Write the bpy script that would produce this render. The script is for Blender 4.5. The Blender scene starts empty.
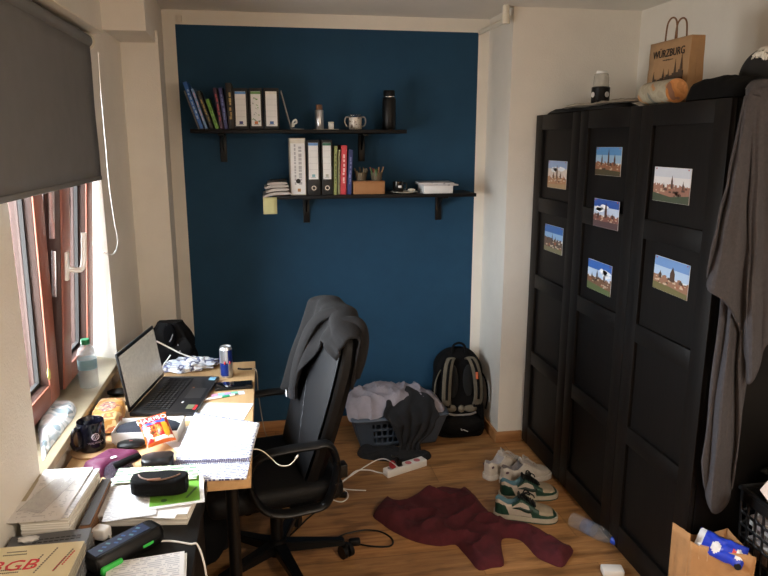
import bpy, bmesh, math, random
from mathutils import Vector, Matrix, Euler, noise
from mathutils.geometry import delaunay_2d_cdt
random.seed(7)
C = bpy.context.scene.collection
PI = math.pi
R = math.radians
V = Vector

# ------------------------------------------------------------------ camera
F, YAW, PITCH, EYE = 672.1, R(9.87), R(12.36), 1.70
cam_d = bpy.data.cameras.new('camera')
cam_d.sensor_width = 36.0
cam_d.lens = F * 36.0 / 768.0
cam_d.clip_start = 0.05
cam = bpy.data.objects.new('camera', cam_d)
cam.location = (0, 0, EYE)
cam.rotation_euler = (PI / 2 - PITCH, 0, -YAW)
C.objects.link(cam)
bpy.context.scene.camera = cam
FW = V((math.sin(YAW) * math.cos(PITCH), math.cos(YAW) * math.cos(PITCH), -math.sin(PITCH)))
RT = V((math.cos(YAW), -math.sin(YAW), 0))
UP = RT.cross(FW)


def ray(x, y):
    return RT * ((x - 384) / F) - UP * ((y - 288) / F) + FW


def T(x, y, z):
    "point of the horizontal plane at height z seen at that place of the photo"
    d = ray(x, y)
    return V((0, 0, EYE)) + d * ((z - EYE) / d.z)


def BY(x, y, Y):
    d = ray(x, y)
    return V((0, 0, EYE)) + d * (Y / d.y)


def BX(x, y, X):
    d = ray(x, y)
    return V((0, 0, EYE)) + d * (X / d.x)


# ------------------------------------------------------------------ materials
def lin(c):
    r = []
    for v in c:
        v = v / 255.0
        r.append(v / 12.92 if v <= 0.04045 else ((v + 0.055) / 1.055) ** 2.4)
    return (*r, 1.0)


def nd(nt, t, **kw):
    n = nt.nodes.new(t)
    for k, v in kw.items():
        if k in n.inputs:
            n.inputs[k].default_value = v
        else:
            setattr(n, k, v)
    return n


def base_mat(name, rough=0.6, metal=0.0, spec=0.5):
    m = bpy.data.materials.new(name)
    m.use_nodes = True
    nt = m.node_tree
    b = nt.nodes['Principled BSDF']
    b.inputs['Roughness'].default_value = rough
    b.inputs['Metallic'].default_value = metal
    b.inputs['Specular IOR Level'].default_value = spec
    return m, nt, b


def mat(name, col, rough=0.6, var=0.12, scale=25, bump=0.0, bscale=120, metal=0.0, spec=0.5, sheen=0.0, stretch=None):
    m, nt, b = base_mat(name, rough, metal, spec)
    tc = nd(nt, 'ShaderNodeTexCoord')
    mp = nd(nt, 'ShaderNodeMapping')
    if stretch:
        mp.inputs['Scale'].default_value = stretch
    nt.links.new(tc.outputs['Object'], mp.inputs['Vector'])
    n = nd(nt, 'ShaderNodeTexNoise', Scale=scale, Detail=5.0, Roughness=0.6)
    nt.links.new(mp.outputs[0], n.inputs['Vector'])
    c = lin(col)
    cr = nd(nt, 'ShaderNodeValToRGB')
    cr.color_ramp.elements[0].position = 0.3
    cr.color_ramp.elements[1].position = 0.7
    cr.color_ramp.elements[0].color = tuple(max(0, v * (1 - var)) for v in c[:3]) + (1,)
    cr.color_ramp.elements[1].color = tuple(min(1, v * (1 + var)) for v in c[:3]) + (1,)
    nt.links.new(n.outputs['Fac'], cr.inputs[0])
    nt.links.new(cr.outputs[0], b.inputs['Base Color'])
    if sheen:
        b.inputs['Sheen Weight'].default_value = sheen
        b.inputs['Sheen Roughness'].default_value = 0.5
    if bump:
        n2 = nd(nt, 'ShaderNodeTexNoise', Scale=bscale, Detail=4.0)
        nt.links.new(mp.outputs[0], n2.inputs['Vector'])
        bp = nd(nt, 'ShaderNodeBump', Strength=min(1.0, bump), Distance=0.004)
        nt.links.new(n2.outputs['Fac'], bp.inputs['Height'])
        nt.links.new(bp.outputs[0], b.inputs['Normal'])
    return m


def wood(name, dark, light, axis=0, grain=40, rough=0.5, planks=None, spec=0.5, bump=0.1):
    m, nt, b = base_mat(name, rough, 0, spec)
    tc = nd(nt, 'ShaderNodeTexCoord')
    mp = nd(nt, 'ShaderNodeMapping')
    s = [grain, grain, grain]
    s[axis] = grain * 0.07
    mp.inputs['Scale'].default_value = s
    nt.links.new(tc.outputs['Object'], mp.inputs['Vector'])
    n = nd(nt, 'ShaderNodeTexNoise', Scale=1.0, Detail=6.0, Roughness=0.65, Distortion=0.6)
    nt.links.new(mp.outputs[0], n.inputs['Vector'])
    cr = nd(nt, 'ShaderNodeValToRGB')
    cr.color_ramp.elements[0].position = 0.32
    cr.color_ramp.elements[1].position = 0.68
    cr.color_ramp.elements[0].color = lin(dark)
    cr.color_ramp.elements[1].color = lin(light)
    nt.links.new(n.outputs['Fac'], cr.inputs[0])
    out = cr.outputs[0]
    if planks:
        br = nd(nt, 'ShaderNodeTexBrick', Scale=1.0)
        br.inputs['Brick Width'].default_value = planks[0]
        br.inputs['Row Height'].default_value = planks[1]
        br.inputs['Mortar Size'].default_value = 0.0016
        br.inputs['Color1'].default_value = (0.72, 0.72, 0.72, 1)
        br.inputs['Color2'].default_value = (1.1, 1.06, 1.0, 1)
        br.inputs['Mortar'].default_value = (0.35, 0.33, 0.3, 1)
        br.offset = 0.37
        nt.links.new(tc.outputs['Object'], br.inputs['Vector'])
        mx = nd(nt, 'ShaderNodeMix', data_type='RGBA', blend_type='MULTIPLY')
        mx.inputs[0].default_value = 0.75
        nt.links.new(out, mx.inputs[6])
        nt.links.new(br.outputs[0], mx.inputs[7])
        # knots and smudges of the boards
        n3 = nd(nt, 'ShaderNodeTexNoise', Scale=1.0, Detail=3.0)
        mp3 = nd(nt, 'ShaderNodeMapping')
        mp3.inputs['Scale'].default_value = (5, 16, 5)
        nt.links.new(tc.outputs['Object'], mp3.inputs['Vector'])
        nt.links.new(mp3.outputs[0], n3.inputs['Vector'])
        c3 = nd(nt, 'ShaderNodeValToRGB')
        c3.color_ramp.elements[0].position = 0.33
        c3.color_ramp.elements[0].color = (0.45, 0.42, 0.4, 1)
        c3.color_ramp.elements[1].position = 0.5
        c3.color_ramp.elements[1].color = (1, 1, 1, 1)
        nt.links.new(n3.outputs['Fac'], c3.inputs[0])
        m2 = nd(nt, 'ShaderNodeMix', data_type='RGBA', blend_type='MULTIPLY')
        m2.inputs[0].default_value = 0.8
        nt.links.new(mx.outputs[2], m2.inputs[6])
        nt.links.new(c3.outputs[0], m2.inputs[7])
        out = m2.outputs[2]
    nt.links.new(out, b.inputs['Base Color'])
    if bump:
        bp = nd(nt, 'ShaderNodeBump', Strength=bump, Distance=0.002)
        nt.links.new(n.outputs['Fac'], bp.inputs['Height'])
        nt.links.new(bp.outputs[0], b.inputs['Normal'])
    return m


def clear(name, tint=(0.97, 0.98, 1.0), edge=0.25, rough=0.03):
    "thin clear plastic or glass: lets light through, reflects at the rim"
    m = bpy.data.materials.new(name)
    m.use_nodes = True
    nt = m.node_tree
    nt.nodes.remove(nt.nodes['Principled BSDF'])
    o = nt.nodes['Material Output']
    tr = nd(nt, 'ShaderNodeBsdfTransparent')
    tr.inputs['Color'].default_value = (*tint, 1)
    gl = nd(nt, 'ShaderNodeBsdfGlossy', Roughness=rough)
    lw = nd(nt, 'ShaderNodeLayerWeight', Blend=edge)
    n = nd(nt, 'ShaderNodeTexNoise', Scale=60.0)
    bp = nd(nt, 'ShaderNodeBump', Strength=0.15, Distance=0.002)
    nt.links.new(n.outputs['Fac'], bp.inputs['Height'])
    nt.links.new(bp.outputs[0], gl.inputs['Normal'])
    mx = nd(nt, 'ShaderNodeMixShader')
    nt.links.new(lw.outputs['Facing'], mx.inputs[0])
    nt.links.new(tr.outputs[0], mx.inputs[1])
    nt.links.new(gl.outputs[0], mx.inputs[2])
    nt.links.new(mx.outputs[0], o.inputs['Surface'])
    return m


def film(name, col, alpha=0.45, rough=0.25, cscale=40):
    "crinkled translucent plastic film"
    m = bpy.data.materials.new(name)
    m.use_nodes = True
    nt = m.node_tree
    b = nt.nodes['Principled BSDF']
    b.inputs['Base Color'].default_value = lin(col)
    b.inputs['Roughness'].default_value = rough
    b.inputs['Alpha'].default_value = alpha
    n = nd(nt, 'ShaderNodeTexNoise', Scale=float(cscale), Detail=3.0)
    bp = nd(nt, 'ShaderNodeBump', Strength=0.8, Distance=0.01)
    nt.links.new(n.outputs['Fac'], bp.inputs['Height'])
    nt.links.new(bp.outputs[0], b.inputs['Normal'])
    return m


def written(name, paper=(244, 243, 240), ink=(120, 130, 160), pitch=0.0085, fill=0.5, wscale=130, margin=None):
    "sheet with rows of writing (local x along the rows)"
    m, nt, b = base_mat(name, 0.75)
    tc = nd(nt, 'ShaderNodeTexCoord')
    sp = nd(nt, 'ShaderNodeSeparateXYZ')
    nt.links.new(tc.outputs['Object'], sp.inputs[0])
    d = nd(nt, 'ShaderNodeMath', operation='DIVIDE')
    nt.links.new(sp.outputs['Y'], d.inputs[0])
    d.inputs[1].default_value = pitch
    fr = nd(nt, 'ShaderNodeMath', operation='FRACT')
    nt.links.new(d.outputs[0], fr.inputs[0])
    lt = nd(nt, 'ShaderNodeMath', operation='LESS_THAN')
    nt.links.new(fr.outputs[0], lt.inputs[0])
    lt.inputs[1].default_value = 0.55
    fl_ = nd(nt, 'ShaderNodeMath', operation='FLOOR')
    nt.links.new(d.outputs[0], fl_.inputs[0])
    fm = nd(nt, 'ShaderNodeMath', operation='MULTIPLY')
    nt.links.new(fl_.outputs[0], fm.inputs[0])
    fm.inputs[1].default_value = 7.31
    xm = nd(nt, 'ShaderNodeMath', operation='MULTIPLY')
    nt.links.new(sp.outputs['X'], xm.inputs[0])
    xm.inputs[1].default_value = wscale
    cb_ = nd(nt, 'ShaderNodeCombineXYZ')
    nt.links.new(xm.outputs[0], cb_.inputs[0])
    nt.links.new(fm.outputs[0], cb_.inputs[1])
    n = nd(nt, 'ShaderNodeTexNoise', Scale=1.0, Detail=2.0)
    nt.links.new(cb_.outputs[0], n.inputs['Vector'])
    gt = nd(nt, 'ShaderNodeMath', operation='GREATER_THAN')
    nt.links.new(n.outputs['Fac'], gt.inputs[0])
    gt.inputs[1].default_value = fill
    mu = nd(nt, 'ShaderNodeMath', operation='MULTIPLY')
    nt.links.new(lt.outputs[0], mu.inputs[0])
    nt.links.new(gt.outputs[0], mu.inputs[1])
    out = mu.outputs[0]
    if margin:
        ab = nd(nt, 'ShaderNodeMath', operation='ABSOLUTE')
        nt.links.new(sp.outputs['X'], ab.inputs[0])
        l2 = nd(nt, 'ShaderNodeMath', operation='LESS_THAN')
        nt.links.new(ab.outputs[0], l2.inputs[0])
        l2.inputs[1].default_value = margin
        m2 = nd(nt, 'ShaderNodeMath', operation='MULTIPLY')
        nt.links.new(out, m2.inputs[0])
        nt.links.new(l2.outputs[0], m2.inputs[1])
        out = m2.outputs[0]
    mx = nd(nt, 'ShaderNodeMix', data_type='RGBA')
    nt.links.new(out, mx.inputs[0])
    mx.inputs[6].default_value = lin(paper)
    mx.inputs[7].default_value = lin(ink)
    nt.links.new(mx.outputs[2], b.inputs['Base Color'])
    return m


def layered(name, c1, c2, pitch=0.004):
    "edge of a stack of leaves: thin horizontal layers"
    m, nt, b = base_mat(name, 0.8)
    tc = nd(nt, 'ShaderNodeTexCoord')
    mp = nd(nt, 'ShaderNodeMapping')
    mp.inputs['Scale'].default_value = (2, 2, 1 / pitch)
    nt.links.new(tc.outputs['Object'], mp.inputs['Vector'])
    n = nd(nt, 'ShaderNodeTexNoise', Scale=1.0, Detail=2.0)
    nt.links.new(mp.outputs[0], n.inputs['Vector'])
    cr = nd(nt, 'ShaderNodeValToRGB')
    cr.color_ramp.elements[0].position = 0.4
    cr.color_ramp.elements[1].position = 0.6
    cr.color_ramp.elements[0].color = lin(c1)
    cr.color_ramp.elements[1].color = lin(c2)
    nt.links.new(n.outputs['Fac'], cr.inputs[0])
    nt.links.new(cr.outputs[0], b.inputs['Base Color'])
    return m


def blotch(name, cols, scale=30, rough=0.4, spec=0.5):
    "printed packaging: patches of several colours"
    m, nt, b = base_mat(name, rough, 0, spec)
    tc = nd(nt, 'ShaderNodeTexCoord')
    v = nd(nt, 'ShaderNodeTexNoise', Scale=float(scale), Detail=1.5)
    nt.links.new(tc.outputs['Object'], v.inputs['Vector'])
    cr = nd(nt, 'ShaderNodeValToRGB')
    cr.color_ramp.interpolation = 'CONSTANT'
    k = len(cols)
    while len(cr.color_ramp.elements) < k:
        cr.color_ramp.elements.new(0.5)
    for i, c in enumerate(cols):
        cr.color_ramp.elements[i].position = 0.0 if i == 0 else 0.36 + 0.28 * (i - 1) / max(1, k - 2)
        cr.color_ramp.elements[i].color = lin(c)
    nt.links.new(v.outputs['Fac'], cr.inputs[0])
    nt.links.new(cr.outputs[0], b.inputs['Base Color'])
    return m


M_wall = mat('white_plaster', (226, 221, 212), 0.9, 0.03, 6, 0.35, 160)
M_ceil = mat('ceiling_paint', (222, 218, 210), 0.9, 0.03, 5, 0.1, 160)
M_blue = mat('blue_paint', (29, 66, 93), 0.75, 0.06, 8, 0.15, 200, spec=0.25)
M_floor = wood('oak_laminate', (142, 98, 58), (192, 145, 95), 0, 34, 0.42, (1.29, 0.19))
M_skirt = wood('oak_skirting', (140, 96, 58), (176, 128, 82), 0, 30, 0.5)
M_desk = wood('pine_top', (196, 158, 112), (214, 180, 134), 1, 26, 0.4)
M_ward = wood('black_brown_veneer', (12, 10, 9), (22, 18, 16), 2, 70, 0.5, spec=0.2, bump=0.15)
M_wardin = mat('black_brown_side', (11, 9, 8), 0.55, 0.1, 20, spec=0.15)
M_blkwood = wood('black_veneer', (12, 11, 11), (20, 19, 19), 1, 50, 0.5, spec=0.25)
M_shelf = mat('black_shelf', (13, 12, 13), 0.5, 0.15, 30, spec=0.2)
M_bmetal = mat('black_steel', (10, 10, 11), 0.4, 0.15, 30, spec=0.25)
M_blkplas = mat('black_plastic', (10, 10, 11), 0.42, 0.15, 30, 0.1, 300, spec=0.3)
M_blkcloth = mat('black_fabric', (11, 11, 12), 0.9, 0.25, 60, 0.5, 300, spec=0.15)
M_blkcotton = mat('faded_black_cotton', (20, 20, 23), 0.95, 0.2, 30, 0.4, 200)
M_grycloth = mat('grey_cotton', (134, 127, 134), 0.95, 0.1, 20, 0.3, 200)
M_hood = mat('charcoal_fleece', (17, 15, 16), 0.98, 0.15, 60, 0.4, 300)
M_towel = mat('grey_terry', (69, 67, 71), 1.0, 0.16, 90, 1.0, 420)
M_maroon = mat('maroon_knit', (78, 24, 33), 0.98, 0.2, 40, 0.6, 320)
M_leather = mat('grey_leatherette', (28, 28, 30), 0.5, 0.1, 25, 0.15, 220, spec=0.3)
M_stitch = mat('pale_stitching', (92, 94, 98), 0.8)
M_white = mat('white_plastic', (232, 232, 230), 0.4, 0.03, 20)
M_cream = mat('cream_plastic', (222, 216, 200), 0.45, 0.03, 20)
M_offwhite = mat('white_paper', (226, 226, 226), 0.8, 0.03, 20)
M_pages = layered('page_edges', (205, 200, 190), (240, 238, 232), 0.0022)
M_blind = mat('grey_blind_cloth', (104, 105, 106), 0.9, 0.06, 12, 0.3, 500)
M_brown = mat('window_frame_brown', (58, 36, 30), 0.5, 0.12, 20)
M_red = wood('window_sash_mahogany', (134, 78, 62), (150, 90, 72), 2, 30, 0.45)
M_seal = mat('rubber_seal', (22, 20, 20), 0.7)
M_glass = clear('window_glass', (0.98, 0.98, 0.98), 0.04, 0.02)
M_steel = mat('bright_steel', (190, 190, 192), 0.25, 0.05, 20, metal=1.0)
M_sill = mat('stone_sill', (158, 146, 122), 0.35, 0.12, 14)
M_clear = clear('clear_plastic', (0.985, 0.99, 0.99), 0.22, 0.08)
M_water = clear('water', (0.98, 0.985, 0.985), 0.08, 0.02)
M_green = mat('green_cap', (18, 110, 70), 0.4)
M_bluecap = mat('blue_cap', (30, 70, 190), 0.4)
M_carrier = mat('dull_brown_kraft', (158, 124, 88), 0.85, 0.07, 30, 0.2, 200)
M_kraft = mat('brown_kraft', (172, 128, 84), 0.85, 0.07, 30, 0.2, 200)
M_ink = mat('black_ink', (30, 27, 25), 0.8)
M_silver = mat('aluminium', (200, 202, 206), 0.28, 0.05, 20, metal=0.9)
M_text = written('handwriting', (218, 218, 222), (92, 98, 140), 0.0095, 0.48, 120)
M_print = written('printed_page', (226, 226, 228), (190, 192, 200), 0.0075, 0.47, 70, 0.075)


# ------------------------------------------------------------------ mesh builder
class M:
    def __init__(s):
        s.bm = bmesh.new()

    def _fin(s, faces, mi, smooth):
        for f in faces:
            f.material_index = mi
            f.smooth = smooth

    def box(s, c, d, rot=None, bev=0.0, mi=0, seg=2):
        r = bmesh.ops.create_cube(s.bm, size=1.0)
        vs = r['verts']
        for v in vs:
            v.co = V((v.co.x * d[0], v.co.y * d[1], v.co.z * d[2]))
        fs = set(f for v in vs for f in v.link_faces)
        if bev:
            es = set(e for v in vs for e in v.link_edges)
            g = bmesh.ops.bevel(s.bm, geom=list(es), offset=bev, segments=seg, profile=0.5, affect='EDGES')
            vs = set(v for f in g['faces'] for v in f.verts) | set(v for v in vs if v.is_valid)
            fs = set(f for v in vs for f in v.link_faces)
        mt = (rot.to_4x4() if rot is not None else Matrix())
        for v in vs:
            v.co = mt @ v.co + V(c)
        s._fin(fs, mi, bool(bev))
        return s

    def grid(s, fn, nu, nv, mi=0, cu=False, cv=False, smooth=True, mfn=None, skip=None):
        vs = [[s.bm.verts.new(fn(i / (nu if cu else nu - 1), j / (nv if cv else nv - 1))) for j in range(nv)] for i in range(nu)]
        for i in range(nu if cu else nu - 1):
            for j in range(nv if cv else nv - 1):
                if skip and skip(i, j):
                    continue
                q = [vs[i][j], vs[(i + 1) % nu][j], vs[(i + 1) % nu][(j + 1) % nv], vs[i][(j + 1) % nv]]
                try:
                    f = s.bm.faces.new(q)
                except ValueError:
                    continue
                f.smooth = smooth
                f.material_index = mfn(i, j) if mfn else mi
        return s

    def lathe(s, prof, n=24, at=(0, 0, 0), rot=None, mi=0, mfn=None, sx=1.0):
        at = V(at)

        def fn(u, v):
            k = round(v * (len(prof) - 1))
            r, z = prof[k]
            p = V((r * math.cos(2 * PI * u) * sx, r * math.sin(2 * PI * u), z))
            return (rot @ p if rot is not None else p) + at
        s.grid(fn, n, len(prof), mi, cu=True, mfn=mfn)
        return s

    def cyl(s, p, q, r, r2=None, n=14, mi=0):
        p, q = V(p), V(q)
        L = (q - p).length
        r2 = r if r2 is None else r2
        rot = (q - p).to_track_quat('Z', 'Y').to_matrix()
        return s.lathe([(0, 0), (r * 0.999, 0), (r, 0), (r, 0), (r2, L), (r2, L), (r2 * 0.999, L), (0, L)], n, p, rot, mi)

    def tube(s, pts, r, n=8, mi=0, closed=False, flat=None, up=None, taper=None, side=None):
        pts = [V(p) for p in pts]
        k = len(pts)
        prev = None
        rings = []
        for i, p in enumerate(pts):
            a = pts[(i - 1) % k] if (closed or i > 0) else p
            b = pts[(i + 1) % k] if (closed or i < k - 1) else p
            t = (b - a)
            t = t.normalized() if t.length > 1e-9 else V((1, 0, 0))
            if up is not None:
                x = V(up).cross(t)
                x = x.normalized() if x.length > 1e-6 else V((1, 0, 0))
            else:
                x = t.orthogonal() if prev is None else prev - t * prev.dot(t)
                x.normalize()
            if side is not None:
                x = V(side)
            prev = x
            y = t.cross(x).normalized()
            rr = r * (taper(i / (k - 1)) if taper else 1)
            ry = flat if flat else 1.0
            rings.append([s.bm.verts.new(p + x * (rr * math.cos(2 * PI * j / n)) + y * (rr * ry * math.sin(2 * PI * j / n))) for j in range(n)])
        for i in range(k if closed else k - 1):
            for j in range(n):
                f = s.bm.faces.new([rings[i][j], rings[i][(j + 1) % n], rings[(i + 1) % k][(j + 1) % n], rings[(i + 1) % k][j]])
                f.smooth = True
                f.material_index = mi
        if not closed:
            for rg in (rings[0], rings[-1]):
                f = s.bm.faces.new(rg)
                f.material_index = mi
        return s

    def prism(s, poly, h, mt=None, mi=0, z0=0.0):
        mt = mt or Matrix()
        a = [s.bm.verts.new(mt @ V((x, y, z0))) for x, y in poly]
        b = [s.bm.verts.new(mt @ V((x, y, z0 + h))) for x, y in poly]
        n = len(poly)
        fs = [s.bm.faces.new(a[::-1]), s.bm.faces.new(b)]
        for i in range(n):
            fs.append(s.bm.faces.new([a[i], a[(i + 1) % n], b[(i + 1) % n], b[i]]))
        s._fin(fs, mi, False)
        return s

    def face(s, pts, mi=0):
        f = s.bm.faces.new([s.bm.verts.new(V(p)) for p in pts])
        f.material_index = mi
        return s

    def ball(s, c, d, sub=3, mi=0, amp=0.0, fr=3.0, seed=0):
        r = bmesh.ops.create_icosphere(s.bm, subdivisions=sub, radius=1.0)
        for v in r['verts']:
            p = v.co.copy()
            k = 1 + amp * noise.noise(p * fr + V((seed * 7.3, seed * 1.7, 0)))
            v.co = V((p.x * d[0] * k, p.y * d[1] * k, p.z * d[2] * k)) + V(c)
        s._fin(set(f for v in r['verts'] for f in v.link_faces), mi, True)
        return s

    def build(s, name, mats, parent=None, loc=None, rotz=None, thick=None, sharp=40):
        bmesh.ops.recalc_face_normals(s.bm, faces=s.bm.faces[:])
        me = bpy.data.meshes.new(name)
        s.bm.to_mesh(me)
        s.bm.free()
        for m in (mats if isinstance(mats, (list, tuple)) else [mats]):
            me.materials.append(m)
        o = bpy.data.objects.new(name, me)
        C.objects.link(o)
        if parent:
            o.parent = parent
        if loc is not None:
            o.location = loc
        if rotz is not None:
            o.rotation_euler = (0, 0, rotz)
        if thick:
            sm = o.modifiers.new('thickness', 'SOLIDIFY')
            sm.thickness = thick
            sm.offset = 0
        try:
            me.set_sharp_from_angle(angle=R(sharp))
        except Exception:
            pass
        return o


def tag(o, label=None, cat=None, group=None, kind=None):
    if label:
        o['label'] = label
    if cat:
        o['category'] = cat
    if group:
        o['group'] = group
    if kind:
        o['kind'] = kind
    return o


def thing(name, label, cat, loc=(0, 0, 0), rotz=0.0, group=None, rot=None):
    o = bpy.data.objects.new(name, None)
    o.empty_display_size = 0.05
    C.objects.link(o)
    o.location = loc
    o.rotation_euler = rot if rot else (0, 0, rotz)
    return tag(o, label, cat, group)


def struct(o):
    return tag(o, kind='structure')


def spline(pts, n=8, closed=False):
    "smooth curve through the points"
    pts = [V(p) for p in pts]
    k = len(pts)
    out = []
    for i in range(k if closed else k - 1):
        g = (lambda j: pts[j % k]) if closed else (lambda j: pts[min(max(j, 0), k - 1)])
        a, b, c, d = g(i - 1), g(i), g(i + 1), g(i + 2)
        for q in range(n):
            t = q / n
            out.append(0.5 * ((2 * b) + (c - a) * t + (2 * a - 5 * b + 4 * c - d) * t * t + (3 * b - a - 3 * c + d) * t ** 3))
    if not closed:
        out.append(pts[-1])
    return out


def sm(t):
    t = min(max(t, 0.0), 1.0)
    return t * t * (3 - 2 * t)


def lettering(parent, name, s, size, m, mt, ext=0.0006, align='CENTER', shear=0.0, sx=1.0):
    cu = bpy.data.curves.new(name, 'FONT')
    cu.body = s
    cu.size = size
    cu.extrude = ext
    cu.align_x = align
    cu.align_y = 'CENTER'
    cu.shear = shear
    cu.resolution_u = 2
    t = bpy.data.objects.new('tmp', cu)
    C.objects.link(t)
    dg = bpy.context.evaluated_depsgraph_get()
    me = bpy.data.meshes.new_from_object(t.evaluated_get(dg))
    bpy.data.objects.remove(t)
    me.transform(mt @ Matrix.Diagonal((sx, 1, 1, 1)))
    me.materials.clear()
    me.materials.append(m)
    me.name = name
    o = bpy.data.objects.new(name, me)
    C.objects.link(o)
    o.parent = parent
    return o


def frame3(o, u, v):
    "matrix with local x along u, y along v"
    u, v = V(u).normalized(), V(v).normalized()
    w = u.cross(v)
    return Matrix(((u.x, v.x, w.x, o[0]), (u.y, v.y, w.y, o[1]), (u.z, v.z, w.z, o[2]), (0, 0, 0, 1)))


def cloth_patch(outline, h, rim, z0=0.0, amp=0.01, fr=9.0, seed=0, step=0.014, sm_n=6, hf=None, mi=0, b=None):
    "crumpled cloth lying flat: smooth outline, raised inside, wrinkled; returns builder"
    pts = spline([(p[0], p[1], 0) for p in outline], sm_n, True)
    poly = [p.to_2d() for p in pts]
    n = len(poly)
    xs = [p.x for p in poly]
    ys = [p.y for p in poly]

    def inside(x, y):
        c = False
        for i in range(n):
            a, bb = poly[i], poly[i - 1]
            if (a.y > y) != (bb.y > y) and x < (bb.x - a.x) * (y - a.y) / (bb.y - a.y) + a.x:
                c = not c
        return c

    def dist(x, y):
        best = 9.0
        q = V((x, y))
        for i in range(n):
            a, bb = poly[i - 1], poly[i]
            e = bb - a
            t = 0 if e.length_squared < 1e-12 else max(0, min(1, (q - a).dot(e) / e.length_squared))
            best = min(best, (q - a - e * t).length)
        return best
    inner = []
    y = min(ys)
    while y < max(ys):
        x = min(xs)
        while x < max(xs):
            jx, jy = x + random.uniform(-.3, .3) * step, y + random.uniform(-.3, .3) * step
            if inside(jx, jy) and dist(jx, jy) > step * 0.5:
                inner.append(V((jx, jy)))
            x += step
        y += step
    allp = poly + inner
    res = delaunay_2d_cdt(allp, [(i, (i + 1) % n) for i in range(n)], [], 1, 1e-6)
    b = b or M()
    top, bot = [], []
    for v in res[0]:
        d = dist(v.x, v.y)
        t = sm(d / rim)
        z = h * math.sqrt(max(0.0, 1 - (1 - min(d / rim, 1)) ** 2))
        z *= 0.8 + (hf(v.x, v.y) if hf else 0.2)
        w = noise.noise(V((v.x * fr, v.y * fr, seed * 3.1))) + 0.5 * noise.noise(V((v.x * fr * 2.3, v.y * fr * 2.3, seed * 5.7)))
        rg = 1 - abs(noise.noise(V((v.x * fr * 0.7 + seed, v.y * fr * 1.1, 1.3))))
        z += t * (amp * w + amp * 1.6 * (rg ** 3 - 0.4))
        top.append(b.bm.verts.new((v.x, v.y, z0 + max(z, 0.003 if d > 1e-5 else 0.002))))
        bot.append(b.bm.verts.new((v.x, v.y, z0 + 0.0005)))
    for f in res[2]:
        if len(f) < 3:
            continue
        try:
            a = b.bm.faces.new([top[i] for i in f])
            c = b.bm.faces.new([bot[i] for i in f][::-1])
            a.smooth = c.smooth = True
            a.material_index = c.material_index = mi
        except ValueError:
            pass
    return b


def place2(A, B, depth):
    "box footprint from its far edge A-B (left to right) and its depth toward the viewer"
    a, b_ = V(A).to_2d(), V(B).to_2d()
    u = (b_ - a)
    w = u.length
    u.normalize()
    n = V((u.y, -u.x))
    c = (a + b_) / 2 + n * depth / 2
    return c, math.atan2(u.y, u.x), w

SKY, FILL, EXPO = 29.0, 46.0, 0.5

# ------------------------------------------------------------------ the room
YB, XL, XR, ZC = 3.82, -0.64, 1.96, 2.36      # back wall, window wall, wardrobe wall, ceiling
YF = -1.35                                    # wall behind the viewer

struct(M().box(((XL - .3 + XR + .1) / 2, (YF + YB) / 2, -0.05), (XR - XL + .4, YB - YF + .4, 0.1)).build('floor', M_floor))
struct(M().box(((XL - .3 + XR + .1) / 2, (YF + YB) / 2, ZC + 0.05), (XR - XL + .6, YB - YF + .4, 0.1)).build('ceiling', M_ceil))
# back wall: white with a rectangle of blue paint
x0, x1 = BY(175.5, 80, YB).x - .052, BY(474.5, 180, YB).x
x0 = BY(186, 200, YB).x
zt = BY(330, 28.5, YB).z
b = M()
xs = [XL - .1, x0, x1, XR + .1]
zs = [0, zt, ZC]
for i in range(3):
    for j in range(2):
        b.face([(xs[i], YB, zs[j]), (xs[i + 1], YB, zs[j]), (xs[i + 1], YB, zs[j + 1]), (xs[i], YB, zs[j + 1])], 1 if (i == 1 and j == 0) else 0)
b.box(((XL + XR) / 2, YB + .06, ZC / 2), (XR - XL + .2, .1, ZC))
struct(b.build('wall_back', [M_wall, M_blue]))
struct(M().box((XR + .05, (YF + YB) / 2, ZC / 2), (.1, YB - YF + .2, ZC)).build('wall_right', M_wall))
struct(M().box(((XL + XR) / 2, YF - .05, ZC / 2), (XR - XL + .8, .1, ZC)).build('wall_front', M_wall))
# pier right of the blue paint
XP = 1.262
struct(M().box(((XP + XR) / 2, (3.44 + YB) / 2, ZC / 2), (XR - XP, YB - 3.44, ZC)).build('wall_pier', M_wall))
# window wall with a splayed opening
Y0, Y1, ZS, ZT = 1.83, 2.838, 0.80, 2.035
XO = -0.80
b = M()
b.prism([(XL, YF - .1), (XL, Y0), (XO, Y0 - .16), (XO - .16, Y0 - .16), (XO - .16, YF - .1)], ZC)
b.prism([(XL, Y1), (XL, YB + .1), (XO - .16, YB + .1), (XO - .16, Y1 + .08), (XO, Y1 + .08)], ZC)
ft = [(Y0, XL), (Y1, XL), (Y1 + .08, XO), (Y1 + .08, XO - .16), (Y0 - .16, XO - .16), (Y0 - .16, XO)]
b.prism([(XL - .03 if x == XL else x, y) for y, x in ft], ZS - .015)
b.prism([(x, y) for y, x in ft], ZC - ZT, z0=ZT)
struct(b.build('wall_left', M_wall))
# boxed column in the corner and the beam that meets it
struct(M().prism([(XL - .01, 3.43), (-.471, 3.43), (-.500, YB), (XL - .01, YB)], 2.2).build('wall_column', M_wall))
struct(M().prism([(XL - .01, 3.08), (-.468, 3.08), (-.498, YB), (XL - .01, YB)], ZC - 2.145, z0=2.145).build('trim_1', M_wall))
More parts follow.
